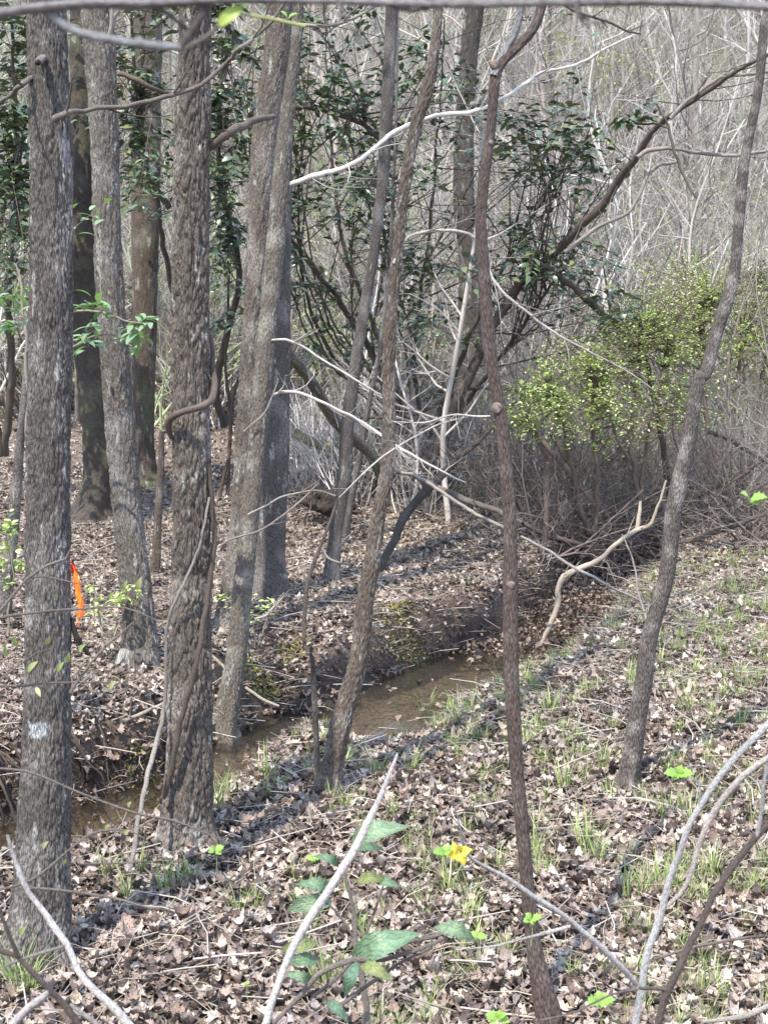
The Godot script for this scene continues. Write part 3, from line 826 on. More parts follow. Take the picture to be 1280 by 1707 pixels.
	branch(t, "twig", [Vector4(-.464, 0.781, -10.321, 0.009), Vector4(-.41, 0.706, -10.311, 0.009), Vector4(-.335, 0.675, -10.306, 0.009), Vector4(-.223, 0.671, -10.306, 0.007), Vector4(-.134, 0.706, -10.311, 0.004)], ASH)
	p = [Vector4(-.35, -.002, -7.182, 0.021), Vector4(-.356, 0.213, -7.212, 0.017), Vector4(-.366, 0.433, -7.243, 0.016), Vector4(-.379, 0.685, -7.278, 0.014), Vector4(-.394, 0.717, -7.283, 0.006)]
	tree("snag", "thin dead stem standing bolt upright beside the scaly trunk", p, 16, .02, close.merged({"amp": .003, "freq": 40.0}, true), 0)
	# the half-fallen trunks further back
	p = [Vector4(0, 0.81, -14.405, 0.062), Vector4(-.134, 1.094, -14.232, 0.061), Vector4(-.336, 1.299, -14.047, 0.06), Vector4(-.497, 1.481, -13.86, 0.059), Vector4(-.629, 1.727, -13.681, 0.058), Vector4(-.734, 1.921, -13.495, 0.057), Vector4(-.858, 2.092, -13.306, 0.051), Vector4(-.988, 2.302, -13.122, 0.044), Vector4(-1.093, 2.521, -12.94, 0.038), Vector4(-1.209, 2.734, -12.757, 0.03)]
	t = thing("leaning_trunk", "mossy trunk slanting up to the left behind the close trio", "tree", Vector3(p[0].x, p[0].y, p[0].z))
	g = Geo.new()
	limb(g, p, 30, .04, close.merged({"amp": .004, "moss": .8}, true))
	part("trunk", g, M.bark, t, t.position)
	p = [Vector4(1.458, 2.842, -15.195, 0.051), Vector4(1.633, 3.022, -14.945, 0.05), Vector4(1.788, 3.159, -14.689, 0.049), Vector4(1.935, 3.332, -14.438, 0.045), Vector4(2.135, 3.551, -14.193, 0.042), Vector4(2.297, 3.818, -13.956, 0.038), Vector4(2.394, 3.978, -13.703, 0.034), Vector4(2.501, 4.191, -13.457, 0.031), Vector4(2.624, 4.308, -13.198, 0.025), Vector4(2.889, 4.481, -12.947, 0.021), Vector4(3.088, 4.604, -12.689, 0.018), Vector4(3.377, 4.75, -12.434, 0.015)]
	t = thing("leaning_trunk", "dark leaning trunk rising to the right through bare twigs", "tree", Vector3(p[0].x, p[0].y, p[0].z))
	branch(t, "trunk", [Vector4(p[0].x - .9, p[0].y - 1.9, p[0].z - .3, p[0].w * 1.3), Vector4(p[0].x - .4, p[0].y - .7, p[0].z - .1, p[0].w * 1.1)] + p, Color(.12, .095, .08), 30, .9)
	branch(t, "limb", [Vector4(2.321, 3.927, -13.227, 0.022), Vector4(2.409, 3.992, -13.237, 0.022), Vector4(2.586, 4.014, -13.24, 0.019), Vector4(2.861, 3.971, -13.233, 0.017), Vector4(3.191, 3.949, -13.23, 0.017), Vector4(3.576, 3.992, -13.237, 0.014)], Color(.3, .27, .235), 7, .5)
	branch(t, "limb", [Vector4(1.714, 3.088, -13.614, 0.02), Vector4(1.971, 3.286, -13.642, 0.02), Vector4(2.343, 3.484, -13.67, 0.017), Vector4(2.543, 3.852, -13.722, 0.017), Vector4(2.8, 3.937, -13.734, 0.014)], Color(.3, .27, .235), 6, .5)
	branch(t, "limb", [Vector4(2.552, 4.245, -12.969, 0.019), Vector4(2.74, 4.41, -12.992, 0.016), Vector4(3.009, 4.596, -13.018, 0.016), Vector4(3.278, 4.623, -13.022, 0.013), Vector4(3.546, 4.676, -13.03, 0.011)], Color(.3, .27, .235), 6, .5)
	p = [Vector4(2.908, 1.871, -15.564, 0.03), Vector4(2.593, 2.301, -15.321, 0.039), Vector4(2.287, 2.525, -15.05, 0.041), Vector4(2.055, 2.709, -14.773, 0.037), Vector4(1.768, 2.886, -14.495, 0.03), Vector4(1.493, 3.026, -14.211, 0.024)]
	t = thing("leaning_trunk", "dark crooked limb slanting down into the bright green shrubs", "tree", Vector3(p[0].x, p[0].y, p[0].z))
	branch(t, "trunk", [Vector4(p[0].x + .35, p[0].y - 1.7, p[0].z, p[0].w * 1.2)] + p, Color(.11, .09, .075), 12, .6)


func build_background() -> void:
	# thin bare trees on the hillside: a few kinds, each standing many times
	var kinds := []
	for k in 10:
		var tone: Color = [Color(.44, .40, .36), Color(.32, .285, .25), Color(.58, .545, .50), Color(.22, .19, .165), Color(.40, .345, .31)][k % 5]
		var g := Geo.new()
		var tips := []
		var high := rng.randf_range(6, 13)
		var r := rng.randf_range(.02, .055)
		var lean := anyway() * high * .16
		var p := []
		for j in 7:
			var f := j / 6.0
			p.append(Vector4(lean.x * f * f + rng.randf_range(-.22, .22), high * f - .2, lean.z * f * f + rng.randf_range(-.22, .22), r * (1.1 - f * .85)))
		limb(g, p, 8, .5, {"tone": tone, "pale": tone * 1.4, "lump": .06, "patch": .6})
		var cg := Geo.new()
		var n := rng.randi_range(24, 36)
		for j in n:
			var f := lerpf(.12, .98, (j + rng.randf()) / n)
			var a: Vector4 = p[mini(5, int(f * 6))]
			var b: Vector4 = p[mini(6, int(f * 6) + 1)]
			var q: Vector4 = a.lerp(b, f * 6 - int(f * 6))
			var turn := rng.randf() * TAU
			grow(cg, Vector3(q.x, q.y, q.z), Vector3(cos(turn), rng.randf_range(.1, 1.1), sin(turn)), rng.randf_range(.8, 2.2) * (1.15 - f * .5), q.w * .45 + .004, 2, {"tone": tone * rng.randf_range(.85, 1.2), "forks": 4, "short": .5, "lift": .06, "bend": .28}, tips)
		var t := thing("hillside_sapling", ["tall pale bare tree", "dull grey-brown bare tree", "nearly white thin bare tree", "dark thin bare tree", "pinkish brown thin bare tree", "slim pale tree forking often", "grey-brown thin tree with long side twigs", "whitish tree with yellow-green buds", "dark tree with pale yellow buds", "brown tree with rusty buds"][k] + " standing among the twigs on the hillside", "tree", Vector3.ZERO, "bare trees on the hillside")
		part("trunk", g, M.twig, t)
		part("crown", cg, M.twig, t)
		if k >= 7:
			var spots := []
			var tints := []
			for tip in tips:
				for j in 3:
					spots.append(facing(tip[0] + anyway() * .08, anyway(), anyway() + Vector3.UP, rng.randf_range(.6, 1.3)))
					tints.append([Color(.34, .38, .12), Color(.42, .40, .16), Color(.40, .27, .16)][k - 7] * rng.randf_range(.7, 1.2))
			many("buds", leaf(3, .05, .03, 0, .2, .2, 0).mesh(), M.tender, spots, tints, t)
		kinds.append(t)
	for k in 190:
		var far := sqrt(rng.randf_range(21.0 * 21, 78.0 * 78))
		var x := rng.randf_range(-1, 1) * (.3 * far + 2)
		if k < 10:
			kinds[k].position = on_ground(x, far)
			kinds[k].rotation.y = rng.randf() * TAU
		else:
			copy(kinds[k % 10], on_ground(x, far), rng.randf() * TAU, rng.randf_range(.7, 1.25))
	# thin stems closer by, left and centre
	for s in [Vector2(-1.236, 19.239), Vector2(-1.155, 22.566), Vector2(-.641, 21.431), Vector2(-.249, 19.389), Vector2(0, 21.531), Vector2(0.292, 22.816), Vector2(0.782, 22.896), Vector2(1.02, 21.701), Vector2(1.45, 21.199), Vector2(1.599, 19.657), Vector2(-1.297, 25.394), Vector2(-.422, 24.779), Vector2(0.412, 24.174), Vector2(1.278, 24.999), Vector2(2.911, 21.98), Vector2(3.388, 22.03), Vector2(3.964, 22.642), Vector2(4.719, 22.09), Vector2(5.466, 22.06), Vector2(-3.407, 23.513), Vector2(-2.791, 21.072), Vector2(-4.812, 22.569), Vector2(-5.802, 21.756), Vector2(-5.081, 20.683), Vector2(-5.651, 24.583), Vector2(-4.207, 22.679), Vector2(-2.665, 22.306), Vector2(-.916, 22.606), Vector2(-.498, 23.349), Vector2(0.795, 19.538), Vector2(0.52, 20.243), Vector2(1.996, 20.738), Vector2(2.483, 21.93), Vector2(4.707, 20.355), Vector2(4.237, 21.548), Vector2(5.543, 21.246)]:
		var low: Node3D = copy(kinds[rng.randi() % 7], on_ground(s.x, s.y), rng.randf() * TAU, rng.randf_range(.4, .65))
		tag(low, "small thin bare sapling on the level ground this side of the hillside", "sapling", "bare saplings below the hillside")
	for s in [Vector2(3.645, 15.364), Vector2(4.13, 14.714), Vector2(4.797, 15.907), Vector2(2.474, 18.011), Vector2(3.804, 19.228), Vector2(4.421, 17.434), Vector2(4.43, 20.236), Vector2(3.029, 18.091), Vector2(4.686, 14.664), Vector2(1.847, 17.932), Vector2(4.513, 16.65), Vector2(0.646, 14.969), Vector2(1.169, 15.976), Vector2(0.335, 15.541)]:
		var low: Node3D = copy(kinds[rng.randi() % 7], on_ground(s.x, s.y), rng.randf() * TAU, rng.randf_range(.38, .62))
		tag(low, "slim bare sapling rising out of the tangle beside the green shrubs", "sapling", "bare saplings in the tangle")
	# stouter, paler trunks that stand out on the slope
	var t: Node3D
	for d in [[[Vector4(6.755, 3.183, -30.391, 0.083), Vector4(6.704, 4.323, -30.551, 0.077), Vector4(6.678, 5.59, -30.729, 0.07), Vector4(6.627, 6.857, -30.907, 0.064), Vector4(6.653, 8.378, -31.121, 0.058), Vector4(6.678, 9.644, -31.299, 0.051)], "straight pale trunk standing out on the hillside between two slender trunks"], [[Vector4(5.965, 3.18, -26.351, 0.094), Vector4(5.655, 3.751, -26.431, 0.083), Vector4(5.411, 4.19, -26.493, 0.072), Vector4(5.189, 4.629, -26.555, 0.055), Vector4(5.012, 4.959, -26.601, 0.033)], "pale dead trunk leaning left on the hillside above the green shrubs"], [[Vector4(0, 4.168, -38.608, 0.162), Vector4(-.097, 6.094, -38.878, 0.154), Vector4(-.194, 8.501, -39.217, 0.146), Vector4(-.162, 10.908, -39.555, 0.138), Vector4(-.13, 11.871, -39.69, 0.13)], "pale broad trunk on the hillside seen behind the slim dark trunk"], [[Vector4(-5.296, 3.817, -30.48, 0.141), Vector4(-5.322, 5.337, -30.694, 0.141), Vector4(-5.348, 7.237, -30.961, 0.134), Vector4(-5.348, 9.138, -31.228, 0.128), Vector4(-5.348, 9.898, -31.335, 0.122)], "pale brown trunk on the slope seen left of the upright brown trunk"], [[Vector4(5.284, 5.94, -42.896, 0.09), Vector4(5.337, 8.245, -43.22, 0.09), Vector4(5.552, 10.196, -43.494, 0.081), Vector4(5.911, 12.502, -43.818, 0.072)], "thin pale trunk on the hillside above the evergreen sprays"], [[Vector4(6.09, 2.844, -34.382, 0.058), Vector4(5.945, 3.849, -34.524, 0.058), Vector4(5.655, 5.285, -34.725, 0.058), Vector4(5.51, 7.151, -34.988, 0.051), Vector4(5.539, 9.161, -35.27, 0.043)], "thin pale crooked trunk on the hillside right of the evergreen sprays"]]:
		var p: Array = d[0]
		var b: Vector4 = p[0]
		var low := ground(b.x, -b.z)
		t = thing("hillside_tree", d[1], "tree", on_ground(b.x, -b.z))
		var g := Geo.new()
		limb(g, [Vector4(b.x, low - .2, b.z, b.w * 1.15)] + p, 20, .15, {"tone": Color(.38, .345, .31), "pale": Color(.5, .47, .43), "amp": .006, "freq": 12.0, "lump": .05})
		part("trunk", g, M.bark, t, t.position)
		var cg := Geo.new()
		var tips := []
		var sp := spline(p, .6)
		for q in sp:
			if rng.randf() < .7:
				grow(cg, Vector3(q.x, q.y, q.z), anyway(.4) + Vector3.UP * .3, rng.randf_range(1, 2.4), q.w * .35, 2, {"tone": Color(.36, .33, .29), "forks": 4, "bend": .28}, tips)
		part("crown", cg, M.twig, t, t.position)
	# brush: bare twiggy undergrowth over the whole slope, one mass
	var brush := thing("hillside_brush", "tangled bare twiggy undergrowth covering the far hillside", "undergrowth", Vector3.ZERO)
	brush.set_meta("kind", "stuff")
	for k in 4:
		var g := Geo.new()
		var tips := []
		for j in 16:
			var turn := rng.randf() * TAU
			grow(g, anyway(0) * .25, Vector3(cos(turn) * .6, rng.randf_range(.6, 1.4), sin(turn) * .6), rng.randf_range(.9, 2.3), rng.randf_range(.008, .019), 2, {"tone": Color.WHITE * .9, "forks": 3, "short": .55, "bend": .3, "lift": .03}, tips)
		var spots := []
		var tints := []
		for j in 900:
			var far := sqrt(rng.randf_range(21.0 * 21, 82.0 * 82))
			var x := rng.randf_range(-1, 1) * (.3 * far + 2)
			var size := rng.randf_range(.8, 1.9)
			if j < 46:
				far = rng.randf_range(15.5, 21)
				x = rng.randf_range(-.06, .34) * far
				size = rng.randf_range(.35, .75)
			spots.append(Transform3D(Basis(Vector3.UP, rng.randf() * TAU).scaled(Vector3.ONE * size), on_ground(x, far, -.05)))
			tints.append([Color(.58, .54, .495), Color(.27, .24, .215), Color(.78, .75, .71), Color(.42, .37, .335), Color(.11, .095, .085), Color(.46, .53, .30), Color(.17, .145, .13)][rng.randi() % 7])
		many("twigs", g.mesh(), M.twig, spots, tints, brush)
	# sparse yellow-green spring leaves through the undergrowth
	var spots := []
	var tints := []
	for k in 4200:
		var far := sqrt(rng.randf_range(19.0 * 19, 75.0 * 75))
		var x := rng.randf_range(-1, 1) * (.3 * far + 2)
		var mid := on_ground(x, far, rng.randf_range(.3, 3.5))
		for j in 14:
			spots.append(facing(mid + anyway(.6) * .7, anyway(), anyway() + Vector3.UP * 2, rng.randf_range(.7, 1.5)))
			tints.append([Color(.36, .44, .17), Color(.42, .46, .20), Color(.46, .42, .24)][k % 3] * rng.randf_range(.7, 1.2))
	many("spring_leaves", leaf(3, .05, .03, 0, .2, .2, 0).mesh(), M.tender, spots, tints, brush)


func build_evergreens() -> void:
	var dark := [Color(.08, .12, .06), Color(.055, .09, .045), Color(.11, .165, .08), Color(.09, .14, .085), Color(.16, .19, .08)]
	var small := leaf(5, .085, .042, 0, -.15, .12, 0).mesh()
	var tone := Color(.085, .07, .055)
	# the clump of stems in the middle
	leafy("evergreen_tree", "dark evergreen with many slanting stems, filling the middle between the trio and the forked trunk", "tree", [
		[Vector4(0.358, 0.815, -17.435, 0.046), Vector4(0.183, 1.295, -17.187, 0.043), Vector4(-.072, 1.887, -16.955, 0.04), Vector4(-.353, 2.388, -16.709, 0.037), Vector4(-.624, 2.801, -16.452, 0.032), Vector4(-.884, 3.132, -16.183, 0.025), Vector4(-1.133, 3.45, -15.912, 0.019), Vector4(-1.371, 3.819, -15.648, 0.014), Vector4(-1.535, 4.425, -15.418, 0.01)],
		[Vector4(0.403, 0.815, -17.435, 0.042), Vector4(0.236, 1.359, -17.322, 0.039), Vector4(0, 2.022, -17.226, 0.036), Vector4(-.253, 2.671, -17.128, 0.031), Vector4(-.464, 3.235, -17.018, 0.026), Vector4(-.565, 3.856, -16.916, 0.02), Vector4(-.628, 4.602, -16.831, 0.015), Vector4(-.656, 5.398, -16.754, 0.011), Vector4(-.682, 6.04, -16.655, 0.009)],
		[Vector4(0.448, 0.815, -17.435, 0.039), Vector4(0.44, 1.293, -17.214, 0.036), Vector4(0.361, 1.956, -17.019, 0.031), Vector4(0.426, 2.668, -16.83, 0.026), Vector4(0.523, 3.356, -16.638, 0.022), Vector4(0.583, 4.156, -16.462, 0.017), Vector4(0.64, 4.993, -16.291, 0.012), Vector4(0.661, 5.733, -16.107, 0.008)],
		[Vector4(0.493, 0.815, -17.435, 0.042), Vector4(0.655, 1.231, -17.061, 0.038), Vector4(0.852, 1.825, -16.712, 0.033), Vector4(1.106, 2.527, -16.377, 0.028), Vector4(1.414, 3.126, -16.029, 0.023), Vector4(1.703, 3.693, -15.676, 0.018), Vector4(1.974, 4.164, -15.309, 0.014), Vector4(2.133, 4.33, -14.9, 0.008)],
		[Vector4(0.537, 0.792, -17.432, 0.037), Vector4(0.757, 1.136, -16.874, 0.034), Vector4(1.112, 1.701, -16.348, 0.028), Vector4(1.473, 2.261, -15.821, 0.023), Vector4(1.674, 2.653, -15.27, 0.016), Vector4(1.917, 3.014, -14.715, 0.011)],
		[Vector4(0.373, 0.815, -17.435, 0.032), Vector4(0, 1.369, -17.176, 0.03), Vector4(-.574, 1.959, -16.923, 0.024), Vector4(-.844, 2.527, -16.666, 0.02), Vector4(-.965, 3.141, -16.416, 0.017), Vector4(-.959, 3.797, -16.171, 0.012), Vector4(-.859, 4.751, -15.969, 0.01)],
		[Vector4(0.356, 0.824, -17.335, 0.021), Vector4(0.322, 1.556, -16.832, 0.015), Vector4(0.069, 2.89, -16.414, 0.013), Vector4(-.406, 4.489, -16.033, 0.008)], [Vector4(0.215, 0.824, -17.335, 0.021), Vector4(0.086, 1.315, -16.9, 0.015), Vector4(-.126, 2.216, -16.521, 0.013), Vector4(0.081, 3.567, -16.206, 0.008)], [Vector4(0.453, 0.824, -17.335, 0.021), Vector4(0.073, 1.418, -17.082, 0.016), Vector4(-.706, 2.549, -16.905, 0.013), Vector4(-1.028, 4.39, -16.827, 0.009)], [Vector4(0.475, 0.824, -17.335, 0.021), Vector4(0.245, 1.286, -16.896, 0.015), Vector4(-.301, 2.126, -16.509, 0.013), Vector4(-.386, 3.305, -16.169, 0.008)], [Vector4(0.341, 0.824, -17.335, 0.021), Vector4(-.109, 1.453, -16.986, 0.016), Vector4(-.804, 2.625, -16.713, 0.013), Vector4(-1.202, 4.294, -16.51, 0.009)], [Vector4(0.519, 0.824, -17.335, 0.021), Vector4(0.029, 1.284, -17.03, 0.016), Vector4(-.753, 2.134, -16.779, 0.013), Vector4(-1.147, 3.635, -16.62, 0.009)], [Vector4(0.186, 0.824, -17.335, 0.021), Vector4(-.136, 1.402, -16.777, 0.015), Vector4(-.949, 2.438, -16.283, 0.013), Vector4(-1.17, 3.691, -15.82, 0.008)], [Vector4(0.341, 0.824, -17.335, 0.021), Vector4(0.127, 1.303, -16.561, 0.015), Vector4(-.315, 2.114, -15.834, 0.012), Vector4(-.324, 3.456, -15.181, 0.008)], [Vector4(0.542, 0.824, -17.335, 0.021), Vector4(0.241, 1.397, -16.642, 0.015), Vector4(-.548, 2.392, -16.007, 0.013), Vector4(-1.211, 3.628, -15.407, 0.008)], [Vector4(0.557, 0.824, -17.335, 0.021), Vector4(0.194, 1.31, -16.865, 0.015), Vector4(-.251, 2.196, -16.451, 0.013), Vector4(-1.085, 3.38, -16.079, 0.008)], [Vector4(0.401, 0.824, -17.335, 0.021), Vector4(0.4, 1.387, -16.472, 0.015), Vector4(0.272, 2.349, -15.665, 0.012), Vector4(-.181, 3.875, -14.937, 0.008)],
		[Vector4(-1.087, 4.691, -15.455, 0.036), Vector4(-.864, 4.691, -15.455, 0.036), Vector4(-.608, 4.653, -15.45, 0.033), Vector4(-.384, 4.584, -15.44, 0.031), Vector4(-.192, 4.476, -15.425, 0.026), Vector4(0, 4.299, -15.4, 0.02), Vector4(0.256, 4.172, -15.382, 0.015)]], [
		[Vector3(-.718, 5.816, -15.512), Vector3(0.95, 0.13, 0.96), 23], [Vector3(-.88, 5.459, -15.967), Vector3(1.24, 0.13, 0.96), 23], [Vector3(-.301, 4.964, -15.494), Vector3(1.00, 0.13, 0.96), 23], [Vector3(-.733, 4.79, -15.166), Vector3(1.19, 0.10, 0.84), 16], [Vector3(-.281, 4.47, -15.727), Vector3(0.89, 0.10, 0.84), 16], [Vector3(-.661, 4.117, -15.577), Vector3(1.15, 0.10, 0.84), 16], [Vector3(-.243, 3.868, -14.936), Vector3(0.99, 0.07, 0.72), 21], [Vector3(-.488, 3.571, -14.793), Vector3(0.78, 0.07, 0.72), 21], [Vector3(0.019, 3.976, -15.557), Vector3(0.62, 0.07, 0.72), 7], [Vector3(0.007, 3.771, -15.932), Vector3(0.78, 0.07, 0.72), 7], [Vector3(-.189, 3.501, -15.591), Vector3(0.66, 0.07, 0.72), 7],
		[Vector3(0.526, 5.502, -16.377), Vector3(0.47, 0.10, 0.72), 10], [Vector3(0.463, 5.032, -15.806), Vector3(0.60, 0.10, 0.72), 10], [Vector3(0.669, 4.817, -16.483), Vector3(0.51, 0.10, 0.72), 6], [Vector3(0.921, 4.693, -15.557), Vector3(0.61, 0.07, 0.72), 9], [Vector3(0.877, 4.281, -15.196), Vector3(0.69, 0.07, 0.72), 9], [Vector3(1.623, 4.465, -14.515), Vector3(0.76, 0.07, 0.72), 17], [Vector3(1.55, 4.131, -14.569), Vector3(0.79, 0.07, 0.72), 17], [Vector3(1.607, 4.184, -14.172), Vector3(0.76, 0.07, 0.60), 13], [Vector3(2.059, 3.994, -14.852), Vector3(0.84, 0.07, 0.60), 13], [Vector3(2.012, 4.083, -15.067), Vector3(0.47, 0.07, 0.48), 4], [Vector3(2.073, 3.828, -14.627), Vector3(0.47, 0.07, 0.48), 4],
		[Vector3(1.273, 3.425, -14.974), Vector3(0.61, 0.07, 0.72), 10], [Vector3(1.307, 3.104, -14.828), Vector3(0.58, 0.07, 0.72), 10], [Vector3(1.178, 2.927, -15.308), Vector3(0.68, 0.07, 0.72), 10], [Vector3(1.732, 3.144, -15.339), Vector3(0.83, 0.07, 0.72), 10], [Vector3(1.58, 2.853, -14.389), Vector3(0.74, 0.07, 0.72), 10], [Vector3(1.846, 2.595, -14.252), Vector3(0.85, 0.07, 0.72), 10], [Vector3(2.074, 2.946, -14.301), Vector3(0.51, 0.07, 0.60), 6], [Vector3(2.405, 2.677, -15.172), Vector3(0.51, 0.07, 0.60), 6],
		[Vector3(0.678, 2.93, -15.208), Vector3(0.50, 0.10, 0.72), 6], [Vector3(0.714, 2.56, -15.964), Vector3(0.51, 0.10, 0.72), 6], [Vector3(0.609, 2.269, -15.317), Vector3(0.45, 0.10, 0.72), 6], [Vector3(-.725, 2.75, -15.788), Vector3(0.83, 0.11, 0.72), 11], [Vector3(-.239, 2.381, -16.645), Vector3(0.98, 0.11, 0.72), 11], [Vector3(-.257, 1.976, -16.387), Vector3(1.11, 0.11, 0.72), 11], [Vector3(0.415, 2.356, -16.339), Vector3(0.88, 0.10, 0.72), 8], [Vector3(0.633, 1.942, -16.382), Vector3(0.81, 0.10, 0.72), 5], [Vector3(0.595, 1.591, -16.837), Vector3(0.78, 0.10, 0.72), 5], [Vector3(0.45, 3.501, -15.591), Vector3(0.60, 0.10, 0.72), 7], [Vector3(0.58, 3.236, -16.261), Vector3(0.61, 0.10, 0.72), 4], [Vector3(0.468, 2.876, -16.109), Vector3(0.44, 0.10, 0.72), 7], [Vector3(-.704, 4.688, -15.051), Vector3(0.45, 0.15, 0.72), 9], [Vector3(-.856, 4.252, -15.596), Vector3(0.60, 0.15, 0.72), 9], [Vector3(-1.024, 3.781, -15.731), Vector3(0.41, 0.15, 0.72), 9], [Vector3(2.01, 5.646, -15.893), Vector3(0.47, 0.09, 0.48), 2], [Vector3(2.023, 5.316, -15.947), Vector3(0.38, 0.09, 0.48), 2], [Vector3(1.957, 5.023, -15.906), Vector3(0.47, 0.09, 0.48), 2], [Vector3(-1.016, 3.17, -14.939), Vector3(0.47, 0.10, 0.60), 6], [Vector3(-1.024, 2.855, -15.803), Vector3(0.61, 0.10, 0.60), 6], [Vector3(-1.216, 2.506, -15.653), Vector3(0.59, 0.10, 0.60), 6]],
		tone, small, M.holly, dark, 10, .07, "", false, .6, 1.3)
	leafy("evergreen_tree", "dark evergreen behind the vine-wrapped trunk, its leaves in the gaps on both sides of it", "tree", [
		[Vector4(-1.943, 1.15, -16.977, 0.036), Vector4(-1.993, 1.682, -16.737, 0.046), Vector4(-1.83, 2.251, -16.501, 0.042), Vector4(-1.644, 2.798, -16.262, 0.038), Vector4(-1.666, 3.324, -16.021, 0.034), Vector4(-1.764, 3.829, -15.776, 0.03), Vector4(-1.774, 4.569, -15.564, 0.023), Vector4(-1.642, 5.402, -15.366, 0.016), Vector4(-1.577, 5.953, -15.128, 0.012)],
		[Vector4(-1.914, 1.15, -16.977, 0.033), Vector4(-2.138, 1.822, -16.783, 0.036), Vector4(-2.382, 2.527, -16.594, 0.032), Vector4(-2.513, 3.209, -16.401, 0.031), Vector4(-2.556, 3.799, -16.195, 0.027), Vector4(-2.683, 4.433, -15.996, 0.023), Vector4(-2.705, 5.107, -15.802, 0.02), Vector4(-2.687, 5.692, -15.596, 0.013)],
		[Vector4(-2.271, 3.633, -15.307, 0.035), Vector4(-2.418, 3.804, -15.331, 0.035), Vector4(-2.559, 4.045, -15.365, 0.032), Vector4(-2.597, 4.33, -15.405, 0.029), Vector4(-2.584, 4.679, -15.454, 0.026), Vector4(-2.571, 5.185, -15.525, 0.022), Vector4(-2.559, 5.692, -15.596, 0.016)]], [
		[Vector3(-1.805, 5.74, -15.502), Vector3(0.34, 0.15, 0.72), 20], [Vector3(-1.601, 5.237, -15.431), Vector3(0.38, 0.15, 0.72), 20], [Vector3(-1.745, 4.725, -15.561), Vector3(0.34, 0.15, 0.72), 20], [Vector3(-1.733, 4.774, -15.467), Vector3(0.38, 0.10, 0.72), 14], [Vector3(-1.614, 4.387, -15.312), Vector3(0.31, 0.10, 0.72), 14], [Vector3(-1.406, 4.026, -14.756), Vector3(0.43, 0.10, 0.72), 14], [Vector3(-1.632, 3.994, -14.852), Vector3(0.44, 0.11, 0.72), 12], [Vector3(-1.755, 3.675, -15.111), Vector3(0.36, 0.11, 0.72), 12], [Vector3(-1.65, 3.234, -15.251), Vector3(0.30, 0.11, 0.72), 12], [Vector3(-1.727, 3.209, -15.247), Vector3(0.41, 0.13, 0.60), 9], [Vector3(-1.636, 2.804, -14.887), Vector3(0.43, 0.13, 0.60), 9], [Vector3(-1.771, 2.316, -15.627), Vector3(0.40, 0.13, 0.60), 9],
		[Vector3(-2.372, 5.682, -14.888), Vector3(0.48, 0.11, 0.60), 10], [Vector3(-2.451, 5.271, -14.83), Vector3(0.47, 0.11, 0.60), 10], [Vector3(-2.352, 4.92, -14.882), Vector3(0.35, 0.11, 0.60), 10], [Vector3(-2.583, 4.381, -15.109), Vector3(0.29, 0.07, 0.60), 7], [Vector3(-2.815, 4.143, -15.176), Vector3(0.30, 0.07, 0.60), 7], [Vector3(-2.522, 3.844, -14.932), Vector3(0.32, 0.07, 0.60), 7], [Vector3(-2.295, 3.825, -14.526), Vector3(0.40, 0.07, 0.48), 9], [Vector3(-2.411, 3.512, -14.381), Vector3(0.31, 0.07, 0.48), 9], [Vector3(-2.456, 4.78, -15.468), Vector3(0.31, 0.13, 0.60), 6], [Vector3(-2.273, 4.285, -15.499), Vector3(0.23, 0.13, 0.60), 6], [Vector3(-2.269, 3.828, -15.031), Vector3(0.32, 0.13, 0.60), 6], [Vector3(-3.07, 5.37, -14.945), Vector3(0.29, 0.15, 0.60), 8], [Vector3(-3.196, 4.96, -15.392), Vector3(0.31, 0.15, 0.60), 8], [Vector3(-3.247, 4.393, -15.111), Vector3(0.28, 0.15, 0.60), 8]],
		tone, small, M.holly, dark, 10, .07, "", false, .6, 1.3)
